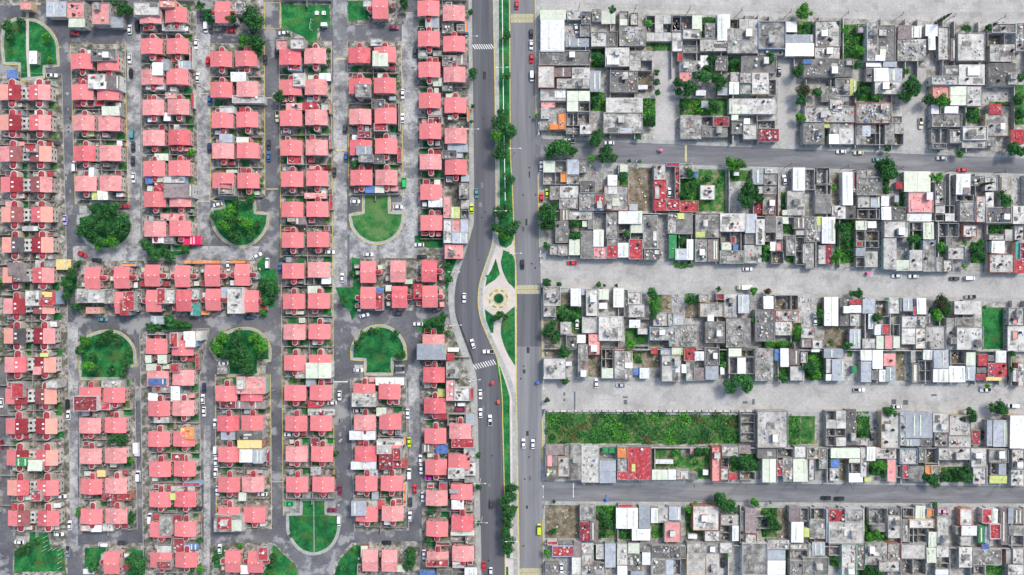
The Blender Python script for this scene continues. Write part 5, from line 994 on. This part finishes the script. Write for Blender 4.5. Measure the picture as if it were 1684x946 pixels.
# ------------------------------------------------------------------ trees
def crown_mesh(name, n, leaf, mats, seed, flat=.8, clumps=14):
    rg = random.Random(seed); mb = MB(); cl = []
    for i in range(clumps):
        a = rg.uniform(0, 6.28); r = rg.uniform(.15,.72) ; z = rg.uniform(-.35,.5)*(1-r*.5)
        cl.append((Vector((r*math.cos(a), r*math.sin(a), z*flat)), rg.uniform(.22,.42), rg.random()))
    cl.append((Vector((0,0,.25*flat)), .45, .5))
    for i in range(n):
        c, cr, sh = rg.choice(cl); d = Vector((rg.gauss(0,1),rg.gauss(0,1),rg.gauss(0,1))).normalized()
        if d.z < -.3: d.z *= .4
        p = c + d*cr*rg.uniform(.55,1.08); p.z *= 1
        nrm = (d + Vector((rg.gauss(0,.5),rg.gauss(0,.5),rg.gauss(0,.5)+.2))).normalized()
        u = nrm.orthogonal().normalized(); v = nrm.cross(u); a = rg.uniform(0,6.28)
        u, v = u*math.cos(a)+v*math.sin(a), v*math.cos(a)-u*math.sin(a); s = leaf*rg.uniform(.6,1.35)
        mb.add([p-u*s*.5, p-v*s*.3, p+u*s*.5, p+v*s*.3], [(0,1,2,3)], 0 if rg.random() < .35+.5*sh else 1)
    return mb.mesh(name, mats)
CM = {}
for k, (m1, m2) in dict(d=(leaf_d, leaf_m), b=(leaf_b, leaf_m), m=(leaf_m, leaf_d), r=(leaf_r, leaf_d)).items():
    CM[k] = ([crown_mesh('crown', 2600, .16, [m1,m2], 10+i, clumps=22) for i in range(3)], [crown_mesh('crown', 800, .30, [m1,m2], 20+i, clumps=12) for i in range(3)])
def trunk_mesh():
    mb = MB(); mb.tube((0,0,0),(.02,.01,.55),.075,.05); 
    for a in range(4):
        t = a*1.57+.4; mb.tube((.02,.01,.5),(.42*math.cos(t),.42*math.sin(t),.95),.04,.015,5)
    return mb.mesh('trunk', bark)
TR = trunk_mesh()
TREES = """
T 0 0
50 175 45d;135 140 30d;300 240 28b;320 385 22b;60 240 30d;790 50 50d;830 70 40d;720 20 25m
T 220 0
765 115 75d;800 150 50d;715 260 50b;800 280 60m;630 120 40d;480 90 30d;430 40 30d;800 340 35d
T 440 0
75 630 45d;135 225 18d;395 330 18d;395 400 16d;850 540 16b;280 300 18m
T 660 0
458 480 38d;450 80 20d;680 230 30d;680 490 30m;650 790 60d;690 850 60d;630 880 48b;465 690 15m;455 790 14d;640 740 35d;20 20 40d
T 0 230
560 550 55d;530 590 40d;600 620 45m;660 660 45m;720 655 48b;790 600 50d;780 520 60d;740 440 45d;600 440 30d;700 570 40d;690 490 25d;505 805 32d;470 870 40d;440 920 30d;5 925 28b;820 560 35d;640 690 30b;660 560 48m;620 500 40d;680 430 32m;740 620 40d
T 220 230
625 470 50b;590 560 50b;720 540 55b;660 630 50m;660 410 40m;750 390 35d;760 610 40m;530 500 35m;640 530 50d;800 550 35d;370 85 28b;85 680 45d;130 740 50d;230 760 40d;330 705 35m;200 710 30d;830 300 16b;830 260 14b;775 355 18b
T 440 230
560 160 30d;400 170 18d;700 20 18d;545 870 22m
T 660 230
650 75 62d;705 245 42d;660 325 22m;650 460 62d;715 570 55d;620 570 40m;665 625 38b;300 820 25m;310 900 25d
T 0 460
555 400 45b;570 555 42b;520 470 38d;600 590 40d;700 365 45d;440 30 40d;430 110 32d;490 180 35d;820 540 42m;760 390 38m;790 610 30d;830 470 30m;650 400 34m;720 580 30d;600 500 28m
T 220 460
575 375 45b;530 440 50b;590 480 45d;660 380 55d;690 460 58d;720 530 60d;780 370 42b;840 430 50b;820 480 45d;650 520 45d;740 580 50d;110 305 30d;160 310 25d;240 270 50d;290 290 40m;350 300 30m;850 130 35d;890 110 30d;840 210 25b;880 40 60d;840 30 40m
T 440 460
710 325 18b;590 420 36d;870 490 35m;620 350 25d;830 350 25d;490 130 35m;40 60 40d;20 130 30d;850 500 25d;670 330 20d
T 660 460
635 235 35d;605 250 25d;670 240 22d;270 240 30d;230 290 48d;180 290 34d;300 350 20d;250 320 30d;650 120 14d
T 0 706
740 60 40d;790 70 40d;800 150 25d;845 205 25b;130 790 38d;180 765 35d;240 730 20m;855 560 28d;880 850 60d;900 900 40d;515 520 22b;505 550 18b;600 890 40d;850 600 22d
T 220 706
690 755 22b;20 860 60d;40 910 40d;905 830 30m;430 910 30b;370 915 22m;530 840 25d;430 720 22d;900 870 28d;420 250 18d
T 440 706
150 690 14d;440 160 25d;430 310 18d;900 890 25d;350 55 20d;480 900 22d;560 770 12b;20 930 18b
T 660 706
500 170 22d;500 375 22d;500 610 18d;715 385 42d;695 450 55d;690 530 55d;680 600 45d;670 680 45d;700 740 45d;690 780 40d;725 520 30d;60 830 45d;60 790 30d;190 535 20d;170 720 25d;210 535 16d;60 880 30d
T 880 0
400 890 50d;670 890 20d;785 470 22m;785 530 25d;795 600 22d;740 770 40m;760 800 24d;500 60 25d;390 650 34d;735 150 25b;400 370 40d;430 400 25d;10 750 14b
T 880 230
150 60 75m;240 75 40m;90 90 40d;200 30 40d;405 5 50m;365 120 25b;460 90 58d;510 120 30d;430 120 30d;85 480 75m;50 450 35d;80 560 50d;120 440 40d;75 690 28d;260 540 35d;260 620 35d;570 240 30d;590 610 25d;75 925 28d;155 935 18d;413 937 18m;680 140 14d;610 135 14d
T 1100 0
875 80 55b;220 500 55m;130 570 60d;310 500 45d;330 540 50d;280 380 30d;260 440 35d;655 375 35d;840 465 42m;870 580 45r;860 645 42d;855 760 35b;300 690 45d;420 400 35m;890 190 30m;55 530 30d;60 590 28d;100 690 30m;200 720 22b
T 1100 230
400 145 40b;460 160 42b;425 170 35b;520 320 60d;500 390 55d;570 380 45d;530 360 50d;140 210 35m;110 350 40d;150 300 35m;250 250 30m;330 270 20m;85 650 25d;630 700 25b;620 750 25m
T 1320 0
700 560 60d;740 590 42d;660 620 45d;720 530 45m;480 630 35m;90 600 35m;350 420 35d;235 150 18m;370 320 34b;675 460 22b;395 590 40d;260 200 18b;360 610 32d
T 1444 0
570 180 34m;715 180 24d;325 640 40d;420 655 46b;910 650 40m;920 740 40d;600 750 38d;930 510 30d
T 1444 230
390 245 34b;350 240 22b;45 300 28m;530 90 24m;880 60 50d;830 400 35d;410 690 36b;640 730 50d;660 680 35m;800 360 28d;60 60 20d;560 670 18b;560 820 18b;930 80 35d
T 1320 230
545 185 72m;500 170 42d;590 220 40m;540 320 26m;720 640 42d;200 310 20b;250 570 40m;280 640 40d;230 740 40b;210 780 26b;290 720 30d;605 425 18d
T 880 460
75 20 28d;155 35 17d;413 33 18d;450 37 12r;525 40 14r;100 300 44d;130 370 44m;75 350 34d;190 470 48m;195 660 27m;765 90 42m;765 150 35b;765 220 34m;615 420 32b;190 210 34d;265 240 28d;75 780 20r;190 240 24m
T 1100 460
545 75 30b;320 62 18d;480 650 62m;510 690 45m;400 690 50d;440 640 35d;640 75 24r;830 330 35b;830 380 28m;650 415 32b;740 420 35b;800 430 24r;350 550 22b;150 130 35d;905 570 40m;545 260 18b;745 640 30d;690 630 14b
T 1320 460
360 90 40m;320 90 22b;480 250 36d;290 430 30m;900 150 50r;870 230 42b;840 200 25d;560 850 42m;600 865 25d;75 570 42m;95 620 34b;115 220 28m;60 520 28b;180 410 20m
T 1444 460
440 160 44d;440 210 38d;790 830 48d;740 830 32m;830 850 25d;590 850 28m;620 890 38d;550 900 24r;710 690 18b;870 580 20d;870 480 20d;690 180 14m;735 840 20b
T 880 706
80 800 28b;120 470 14d;440 560 34d;480 620 30d;440 680 26d;120 660 24m
T 1100 706
350 470 62m;320 440 35d;395 490 45m;420 520 28d;560 475 34b;475 220 46d;540 230 42d;420 200 34d;125 520 25b;175 480 14b;260 475 14b;670 600 40m;700 640 32d;640 560 24m;190 150 36d;240 140 24d;375 820 14b;660 475 12b;50 150 24b
T 1320 706
500 240 44b;470 260 28m;840 345 42m;800 310 26d;480 690 42b;440 700 35b;420 600 18m;210 850 28d;855 485 18d;405 20 34d;440 920 38d;490 935 35m;920 300 36d;520 300 20d;860 310 24d
T 1444 706
450 310 34m;560 310 42d;520 270 28d;600 300 26d;370 485 14b;580 255 22m;350 310 20d
"""
TL = []; cnt = {}
t = None
for line in TREES.strip().splitlines():
    if line[0] == 'T': t = tuple(int(v) for v in line[1:].split()); continue
    for e in line.split(';'):
        x, y, rk = e.split(); TL.append((*tp(t, float(x), float(y)), float(rk[:-1])/S*K*1.04, rk[-1]))
rg = random.Random(77)
TL.sort(key=lambda a: a[1])
cnt = {}
def place_tree(px, py, r, k):
    big = r > 2.2; Hh = r*1.15 + 1.6; x, y = W(px, py, Hh)
    o = thing('leafy_tree' if r > 1.3 else 'garden_bush', (x, y, .12), rg.uniform(0,6.28))
    me = rg.choice(CM[k][0 if big else 1]); sc = (r*rg.uniform(1.02,1.16), r*rg.uniform(.98,1.1), r*rg.uniform(.85,1.05))
    link('crown', me, o, (0,0,Hh-.1), 0, sc); link('trunk', TR, o, (0,0,-.05), 0, (r*.8+.5, r*.8+.5, Hh))
    return o
LK = dict(d='dark green', b='bright green', m='mid green', r='rust tinged')
for px, py, r, k in TL:
    o = place_tree(px, py, r, k); sz = 'large' if r > 3.1 else 'small' if r < 1.7 else 'medium'
    if px < 772: s = strip(px); key = (s,k,sz); wh = 'in the %s housing strip' % s; d = 'top'
    elif px < 855: key = ('med',k,sz); wh = 'along the avenue median and verge'; d = 'top'
    else: q = row_of(px, py); key = (q,k,sz); wh = 'in the %s half of the %s eastern block' % (q[1], q[0]); d = 'north'
    cnt[key] = cnt.get(key, 0)+1
    tag(o, '%s %s %s, %s from the %s %s' % (sz, LK[k], 'tree' if r > 1.3 else 'bush', ordn(cnt[key]), d, wh), 'tree' if r > 1.3 else 'bush', 'trees of the streets and gardens' if r > 1.3 else 'bushes of the gardens')
# slender cypresses
def cypress(px, py, h, r, label):
    x, y = W(px, py); o = thing('cypress_tree', (x,y,.1)); mb = MB(); g2 = random.Random(int(px))
    for i in range(1500):
        z = g2.random()**.8; rr = r*min(1, .45+z*2.2)*(1-z)**.55*(.7+.3*math.sin(z*37+px)); a = g2.uniform(0,6.28); q = rr*g2.uniform(.6,1.1)
        p = Vector((q*math.cos(a), q*math.sin(a), .6+z*(h-.6))); u = Vector((g2.gauss(0,.3),g2.gauss(0,.3),1)).normalized()*.5; v = Vector((-math.sin(a),math.cos(a),g2.gauss(0,.3)))*.22
        mb.add([p-u*.5,p+v*.5,p+u*.5,p-v*.5],[(0,1,2,3)])
    mb.build('crown', leaf_d, o); m = MB(); m.tube((0,0,0),(0,0,h*.7),.18,.05); m.build('trunk', bark, o); tag(o, label, 'tree', 'slender cypress trees')
cypress(1536, 40, 14, 1.5, 'tall slender cypress leaning over the north street beside a white roof')
cypress(1606, 306, 13, 1.1, 'thin dark cypress standing between houses in the second block')
cypress(1625, 46, 7, .9, 'short cypress at the kerb of the north street near the east edge')
# hedge inside the top of the median
# ------------------------------------------------------------------ vehicles
CARC = dict(white=(.78,.79,.80), black=(.015,.016,.018), dark=(.05,.055,.065), silver=(.45,.47,.48), red=(.60,.015,.03), blue=(.05,.13,.30), navy=(.025,.04,.10), teal=(.10,.28,.30), lime=(.55,.75,.02), green=(.01,.50,.10), maroon=(.25,.015,.06), cream=(.62,.58,.42), lilac=(.50,.42,.72), magenta=(.62,.04,.40), grey=(.22,.25,.29), pink=(.8,.4,.5))
PM = {k: plain('paint_'+k, v, .3) for k, v in CARC.items()}
for m_ in PM.values(): m_.node_tree.nodes['Principled BSDF'].inputs['Coat Weight'].default_value = .5
lampw = plain('headlight_glass', (.7,.72,.72), .2); lampr = plain('tail_light_red', (.4,.02,.02), .3)
def wheel_m():
    m = MB(); n = 12; vs = []
    for y in (-.11,.11): vs += [(.32*math.cos(2*math.pi*i/n), y, .32+.32*math.sin(2*math.pi*i/n)) for i in range(n)]
    m.add(vs, [(i,(i+1)%n,n+(i+1)%n,n+i) for i in range(n)]+[tuple(range(n)), tuple(range(2*n-1,n-1,-1))]); return m.mesh('wheel', tyre)
WHL = wheel_m()
rm_ = MB(); n_ = 8
vs_ = [(.18*math.cos(2*math.pi*i/n_), 0, .32+.18*math.sin(2*math.pi*i/n_)) for i in range(n_)]; rm_.add(vs_, [tuple(range(n_))]); RIM = rm_.mesh('rim', metalg)
def loft(mb, secs, mi=0):
    """secs: (x, halfwidth_bottom, halfwidth_top, z0, z1)"""
    vs = []
    for x, a, b, z0, z1 in secs: vs += [(x,-a,z0),(x,-a*1.0,(z0+z1)/2),(x,-b,z1),(x,b,z1),(x,a,(z0+z1)/2),(x,a,z0)]
    fs = []
    for k in range(len(secs)-1):
        for i in range(6): fs.append((k*6+i,k*6+(i+1)%6,(k+1)*6+(i+1)%6,(k+1)*6+i))
    fs += [(5,4,3,2,1,0), tuple((len(secs)-1)*6+i for i in range(6))]
    mb.add(vs, fs, mi)
def car_parts(kind, col):
    pm = PM[col]; b = MB(); gl = MB(); rf = MB(); parts = []
    if kind == 'car':
        loft(b, [(-2.15,.72,.66,.35,.75),(-2.0,.82,.74,.28,.92),(-1.3,.86,.78,.25,.96),(1.0,.86,.78,.25,.94),(1.8,.82,.70,.25,.82),(2.15,.68,.60,.35,.66)])
        loft(gl, [(-1.72,.74,.66,.90,.93),(-1.05,.76,.60,.90,1.36),(.35,.76,.60,.90,1.38),(1.12,.74,.68,.90,.92)])
        loft(rf, [(-1.08,.60,.56,1.34,1.42),(-.3,.63,.58,1.36,1.47),(.36,.60,.56,1.34,1.42)]); wx = 1.32; fx, rx, hz = 2.08, -2.12, .6
    elif kind == 'van':
        loft(b, [(-2.35,.86,.80,.35,1.0),(-2.2,.90,.84,.3,1.1),(1.4,.90,.84,.3,1.08),(2.1,.86,.74,.3,.98),(2.35,.74,.66,.35,.8)])
        loft(gl, [(-2.28,.84,.76,1.02,1.6),(-2.0,.84,.74,1.02,1.72),(1.0,.84,.72,1.02,1.72),(1.75,.80,.74,1.0,1.04)])
        loft(rf, [(-2.2,.76,.72,1.68,1.76),(-.5,.78,.74,1.70,1.84),(1.02,.74,.70,1.68,1.76)]); wx = 1.45; fx, rx, hz = 2.3, -2.36, .75
    elif kind == 'pickup':
        loft(b, [(-2.5,.86,.86,.4,.55),(-.62,.86,.86,.4,.55),(-.6,.88,.80,.35,1.0),(1.6,.86,.78,.35,1.0),(2.4,.78,.66,.4,.85)])
        for s in (-1,1): b.box(-2.5,s*.82-.05,.54,-.6,s*.82+.05,1.0)
        b.box(-2.55,-.87,.54,-2.46,.87,.98)
        loft(gl, [(-.58,.76,.66,.98,1.45),(.45,.76,.66,.98,1.47),(1.1,.74,.70,.98,1.0)]); loft(rf, [(-.56,.66,.62,1.42,1.5),(.1,.68,.64,1.44,1.54),(.48,.66,.62,1.42,1.5)]); wx = 1.55; fx, rx, hz = 2.36, -2.56, .7
        bd = MB(); bd.box(-2.44,-.76,.552,-.64,.76,.565); parts.append(('cargo_bed', bd.mesh('cargo_bed', tyre)))
    else:  # box truck
        b.box(-3.2,-.5,.45,2.4,.5,.7); loft(b, [(1.35,.98,.92,.5,1.9),(2.3,.98,.9,.5,1.85),(2.9,.92,.8,.5,1.1)]); loft(gl, [(2.28,.86,.8,1.2,1.82),(2.78,.84,.78,1.12,1.2)])
        rf.box(-3.3,-1.05,.72,1.25,1.05,2.8); wx = 1.9; fx, rx, hz = 2.88, -3.25, .7
    parts += [('body', b.mesh('body', pm)), ('window_band', gl.mesh('window_band', glass)), ('cargo_box' if kind == 'truck' else 'roof_panel', rf.mesh('roof_panel', pm if kind != 'truck' else white))]
    hl = MB(); hl.box(-.06,-.14,-.07,.06,.14,.07); HL_ = hl.mesh('headlight', lampw); tl_ = MB(); tl_.box(-.05,-.12,-.09,.05,.12,.09); TL_ = tl_.mesh('tail_light', lampr)
    return parts, wx, fx, rx, hz, HL_, TL_
VP = {}
def vehicle(kind, col):
    key = (kind, col)
    name = dict(car='parked_car', van='parked_van', pickup='pickup_truck', truck='box_truck')[kind]
    if key not in VP: VP[key] = car_parts(kind, col)
    parts, wx, fx, rx, hz, HL_, TL_ = VP[key]; o = thing(name, (0,0,0))
    for n, me in parts: link(n, me, o)
    for sx in (-1,1):
        for sy in (-1,1):
            q = link('wheel', WHL, o, (sx*wx, sy*.74, 0)); link('rim', RIM, q, (0, sy*.115, 0), 0 if sy < 0 else math.pi)
    for sy in (-1,1): link('headlight', HL_, o, (fx, sy*.52, hz)); link('tail_light', TL_, o, (rx, sy*.6, hz+.08))
    return o
CARS = """
T 0 0
478 218 h red;838 190 v white;890 175 v black van;838 378 v white;845 475 v black;335 488 h white pickup;855 880 v teal van
T 220 0
465 175 v white van;495 180 v dark;440 100 v dark;628 198 h red;783 203 h dark;402 285 v white;478 395 v red;413 502 v white;850 385 v dark;490 650 v blue;22 160 v dark
T 440 0
62 755 v cream pickup;100 213 h white;820 178 h maroon;875 608 v white;875 765 v white;500 835 v dark;118 855 h white;58 330 v dark
T 660 0
88 340 v dark;748 25 v red;842 218 v black;842 288 v white;845 375 v red;846 492 v white van
T 0 230
357 22 h dark;480 172 v white van;860 45 v dark;858 135 v dark;862 245 v white;418 520 v lilac;805 432 h red;530 742 h red 25;622 780 h black 5
T 220 230
487 50 v navy;873 30 v dark;873 108 v blue;542 420 h white -15;798 752 h white -28;865 800 v white van;610 820 v white
T 440 230
507 110 v blue;385 182 h red;432 210 v dark;567 400 h white;845 435 h white;885 275 v green van;403 728 h white;652 743 h white;130 735 h dark;105 775 h dark;483 895 v white;80 830 v blue
T 660 230
487 345 v teal;115 680 h white;135 757 h black;785 808 v black;907 170 v white;908 372 v red;455 445 v lime
T 0 460
665 258 h teal;433 808 v black;440 880 v white;5 800 v white
T 220 460
578 543 h white;453 700 v navy;445 775 v white;453 857 v white;745 245 h navy;525 935 v white
T 440 460
593 175 v white;627 232 h white -15;842 220 h dark;588 587 h white;857 578 h dark van;465 752 v white;415 800 h white;908 872 v white;585 850 h white
T 660 460
407 118 v white;463 417 v white 15;563 467 h white pickup;108 288 h white;512 745 v white;513 867 v white;575 912 v white pickup;380 808 h white van;383 840 h maroon van;40 870 v white;235 195 h dark -20
T 0 706
120 733 h white;378 683 h white;450 625 v white;437 795 v grey pickup;395 437 h white;888 135 v white truck;893 305 v white van;670 748 h white van;790 740 h dark;5 100 v maroon
T 220 706
528 143 v white van;530 215 v white;528 285 v white;540 400 v white;103 580 v white van;832 422 h white;555 778 v white;410 515 h dark
T 440 706
135 35 h white;917 85 v lime;918 290 v white van;925 475 v dark;922 568 v white;467 400 v maroon;138 485 h green;463 595 v white van;770 738 h black;415 527 h maroon;592 415 h maroon
T 660 706
123 197 v white;128 262 v white;85 390 v red;138 442 v white;147 815 v white;583 487 v dark;792 95 v white;853 98 v white;893 650 v lime van;533 890 v red;580 930 v white;180 318 h magenta
T 880 0
268 185 v white 10;222 912 h white pickup;482 925 h white
T 880 230
240 798 h red;872 340 v white;78 345 v lime
T 1100 0
717 462 v navy;325 838 h white
T 1100 230
752 258 v white 10;512 838 h white
T 1320 0
768 800 v cream pickup;70 480 v white 20
T 1320 230
253 75 h white;365 83 h cream;490 128 h teal;612 882 h white;722 885 h white;112 730 v white
T 1444 230
550 195 h red;500 900 h dark;597 897 h white van;415 118 h silver
T 880 460
272 290 v white;398 673 v white;555 685 h silver
T 1100 460
485 50 h cream truck
T 1320 460
370 715 h white pickup;613 825 h white;82 265 v white
T 1444 460
700 715 h white pickup;880 818 h white van;600 112 h grey pickup
T 880 706
172 905 v white
T 1100 706
352 870 v black
T 1320 706
155 448 h black;243 452 h black;452 45 v dark
T 1444 706
680 40 v dark;425 533 h pink
"""
STR = [(5,'on the street at the west edge'),(112,'along the street between the first and second housing strips'),(221,'along the street between the second and third housing strips'),(337,'along the street between the third and fourth housing strips'),(449,'along the street between the fourth and fifth housing strips'),(560,'along the street between the fifth and sixth housing strips'),(674,'along the street between the sixth and seventh housing strips')]
def where_car(px, py):
    if px > 832 and px < 893: return 'on the eastern carriageway of the avenue', 'top'
    if 775 < px <= 832: return 'on the western carriageway of the avenue', 'top'
    if px >= 893:
        for yl, yr, n in ((226,262,'first'),(450,474,'second'),(648,660,'third'),(806,814,'fourth')):
            if abs(py - yT(px, yl+ (20 if n=='first' else 0), yr+(13 if n=='first' else 0))) < 26: return 'on the %s eastern cross street' % n, 'avenue'
        q = row_of(px, py); return 'in the %s half of the %s eastern block' % (q[1], q[0]), 'avenue'
    b = min(STR, key=lambda s: abs(s[0]+.02*py-6-px)) ; return b[1], 'top'
CL = []
t = None
for line in CARS.strip().splitlines():
    if line[0] == 'T': t = tuple(int(v) for v in line[1:].split()); continue
    for e in line.split(';'):
        q = e.split(); px, py = tp(t, float(q[0]), float(q[1])); kind = 'car'; ang = 0
        for v in q[4:]:
            if v in ('van','pickup','truck'): kind = v
            else: ang = float(v)
        CL.append((px, py, q[2], q[3], kind, ang))
CL.sort(key=lambda c: (c[1] if c[0] < 893 else c[0])); cnt = {}; rg = random.Random(4)
short = lambda w_: w_.replace('along the street between the ', 'between the ')
for px, py, hv, col, kind, ang in CL:
    x, y = W(px, py, 1.2); o = vehicle(kind, col); wh, d = where_car(px, py)
    rz = (90 if hv == 'v' else 0) + rg.choice([0,180]) - ang*(1 if hv == 'h' else -1) + rg.uniform(-1.5,1.5)
    z = .02 if (px < 893 and 'avenue' in wh) or 'cross' in wh else .02
    inside = not any(k in wh for k in ('avenue','cross')) 
    o.location = (x, y, .135 if inside or px > 893 and 'block' in wh else .02); o.rotation_euler = (0,0,R(rz))
    key = (wh, col, kind); cnt[key] = cnt.get(key, 0)+1
    tag(o, '%s %s, %s from the %s %s' % (dict(dark='dark grey').get(col, col), dict(car='car',van='van',pickup='pickup truck',truck='box truck')[kind], ordn(cnt[key]), d, short(wh)), 'car' if kind == 'car' else 'van' if kind == 'van' else 'truck', 'cars and vans in the streets')
# canopy tricycle taxis
def trike(t, x, y, col, ang, label):
    px, py = tp(t, x, y); X, Y = W(px, py, 1.8); o = thing('tricycle_taxi', (X,Y,.02), R(ang))
    cm = plain('canopy_'+col, {'red':(.72,.02,.05),'orange':(.8,.08,.03),'pink':(.85,.12,.35),'blue':(.05,.16,.55)}[col], .6)
    m = MB(); loft(m, [(-1.0,.55,.40,1.55,1.75),(-.6,.62,.45,1.6,1.95),(.2,.62,.45,1.6,1.98),(.6,.45,.3,1.55,1.75)]); m.build('canopy', cm, o)
    m = MB(); m.box(-.9,-.5,.45,-.1,.5,.6); m.box(-.95,-.5,.6,-.8,.5,1.1); m.build('seat', tyre, o)
    m = MB()
    for a, b in (((-.8,-.5,.5),(-.8,-.5,1.65)),((-.8,.5,.5),(-.8,.5,1.65)),((.1,-.5,.5),(.2,-.45,1.65)),((.1,.5,.5),(.2,.45,1.65)),((-.1,0,.5),(1.2,0,.55)),((1.2,0,.35),(1.05,0,1.1)),((1.05,-.3,1.1),(1.05,.3,1.1))): m.tube(a,b,.035,.035)
    m.build('frame', metalg, o)
    for wx_, wy_ in ((-.5,-.55),(-.5,.55),(1.25,0)): link('wheel', WHL, o, (wx_,wy_,0), 0, (1,.4,1))
    tag(o, label, 'tricycle taxi', 'small canopy tricycle taxis')
trike((660,460), 590, 668, 'red', 60, 'red canopy tricycle taxi just below the white zebra crossing')
trike((660,460), 628, 790, 'orange', 95, 'orange red canopy tricycle taxi near the yellow kerb of the west carriageway')
trike((880,230), 812, 67, 'pink', 175, 'pink canopy tricycle taxi on the first eastern cross street')
trike((880,706), 465, 455, 'blue', 90, 'blue canopy tricycle taxi at the south kerb of the fourth cross street')
trike((880,460), 20, 668, 'blue', 5, 'blue canopy tricycle taxi on the avenue at the third cross street corner')
trike((1320,230), 430, 866, 'pink', 5, 'pink canopy tricycle taxi at the north kerb of the second cross street')
# ------------------------------------------------------------------ street lamps and utility poles
def lamp(px, py, ang, label):
    x, y = W(px, py); o = thing('street_lamp', (x,y,.12), R(ang)); m = MB(); m.tube((0,0,0),(0,0,8.6),.11,.06,8); m.build('pole', white, o)
    for s in (-1,1):
        m = MB(); m.tube((0,0,8.5),(s*1.9,0,8.95),.045,.035); a = m.build('arm', white, o); m = MB(); m.box(s*2.3-.4,-.14,8.9,s*2.3+.4,.14,9.03); m.build('lamp_head', white, a)
    tag(o, label, 'street lamp', 'white twin arm street lamps of the avenue')
LPX = [(777.5,70,0),(779.5,219,0),(751.5,533.5,3),(782,622,10),(749,448,0),(790.5,787,0),(793,850,0),(846.8,250,0),(848,418,0),(824,350,0),(826,120,0),(841,880,0),(893,626,90),(888,424,90),(885,218,90),(892,800,90)]
for i, (x, y, a) in enumerate(sorted(LPX, key=lambda q: q[1])): lamp(x, y, a, 'white twin arm street lamp, %s from the top along the avenue' % ordn(i+1))
def upole(px, py, ang):
    x, y = W(px, py); o = thing('utility_pole', (x,y,.12), R(ang)); m = MB(); m.tube((0,0,0),(0,0,9),.15,.09,8); m.build('pole', RM['c'], o)
    m = MB(); m.box(-.06,-1.0,8.5,.06,1.0,8.62); m.box(-.05,-.6,7.6,.05,.6,7.7); m.build('crossarm', bark, o)
    if int(px) % 3 == 0: m = MB(); m.cyl(.35,0,6.4,7.3,.26,.26,10); m.build('transformer', metalg, o)
    return o, (x,y)
UP = [('first',264.5,287,0),('second',424,451,0),('third',674,682,0),('fourth',789.5,797.5,0),('north',18.5,39,0)]
wm_ = plain('cable', (.03,.03,.03), .6)
for n, ya, yb, _ in UP:
    prev = None; i = 0; x = 915 + 7*len(n)
    while x < 1760:
        o, p = upole(x, yT(x, ya, yb), 0); i += 1
        tag(o, 'concrete utility pole, %s from the avenue beside the %s' % (ordn(i), n + ' eastern cross street' if n != 'north' else 'north street at the top'), 'utility pole', 'utility poles of the eastern streets')
        if prev:
            m = MB(); L0 = Vector((*prev, 8.8)); L1 = Vector((*p, 8.8))
            for dy in (-.9,-.3,.3,.9):
                pts = [L0.lerp(L1, k/6) + Vector((0,dy,-1.1*4*(k/6)*(1-k/6)*.5)) for k in range(7)]
                for a, b in zip(pts, pts[1:]): m.tube(a, b, .018, .018, 3)
            q = m.build('power_line', wm_); tag(q, 'sagging power line span, %s from the avenue beside the %s' % (ordn(i-1), n + ' eastern cross street' if n != 'north' else 'north street at the top'), 'power line', 'power lines of the eastern streets')
        prev = p; x += 78 + (i*13) % 17
for i, (x, y) in enumerate([(107,60),(104,300),(110,500),(118,700),(228,120),(228,330),(340,150),(344,650),(448,420),(555,250),(566,630),(683,120),(683,320),(690,700),(338,850),(228,640),(455,640)]):
    o, p = upole(x, y, 90); tag(o, 'slim concrete utility pole, %s of the poles in the western side streets counted from the west edge' % ordn(i+1), 'utility pole', 'utility poles of the western streets')
    o['label'] = 'slim utility pole on kerb of western streets, %s in order of western poles' % ordn(i+1)
# white fence posts around the bottom left lawn
for i, (x, y) in enumerate([(310,690),(310,720),(310,750),(300,775),(340,772),(370,768),(400,772),(405,800),(405,825),(400,855),(402,890),(60,938),(120,932),(170,932),(220,925),(270,922),(320,922),(370,918)]):
    X, Y = W(*tp((0,706), x, y)); o = thing('white_post', (X,Y,.12)); m = MB(); m.tube((0,0,0),(0,0,3.2),.08,.06,6); m.build('post', white, o); m = MB(); m.cyl(0,0,3.2,3.3,.12,.05,6); m.build('cap', white, o)
    tag(o, 'white fence post, %s of the row around the bottom left lawn' % ordn(i+1), 'post', 'white posts around the bottom left lawn')
# playground frame on the top green
X, Y = W(*tp((440,0), 285, 165)); o = thing('swing_frame', (X,Y,.15), R(80)); m = MB()
for s in (-2.2,2.2):
    m.tube((s,-.9,0),(s,0,2.3),.05,.05); m.tube((s,.9,0),(s,0,2.3),.05,.05)
m.tube((-2.2,0,2.3),(2.2,0,2.3),.05,.05); m.build('frame', white, o)
for s in (-1,1):
    m = MB(); m.box(s-.25,-.12,.5,s+.25,.12,.54); m.tube((s-.2,0,.54),(s-.2,0,2.3),.015,.015,4); m.tube((s+.2,0,.54),(s+.2,0,2.3),.015,.015,4); m.build('swing', metalg, o)
tag(o, 'white metal swing frame on the lawn at the top centre left', 'swing')
for i, (x, y) in enumerate(((322,88),(366,88))):
    X, Y = W(*tp((440,0), x, y)); o = thing('picnic_table', (X,Y,.15)); m = MB(); m.box(-.4,-.9,.7,.4,.9,.76); m.build('tabletop', white, o)
    for s in (-1,1): m = MB(); m.box(s*.75-.15,-.8,.42,s*.75+.15,.8,.47); m.build('bench_seat', white, o); m = MB(); m.box(-.7,s*.6-.05,0,.7,s*.6+.05,.42); m.build('leg', white, o)
    tag(o, '%s of two white picnic tables on the lawn at the top' % ('western' if i == 0 else 'eastern'), 'table', 'white picnic tables on the top lawn')
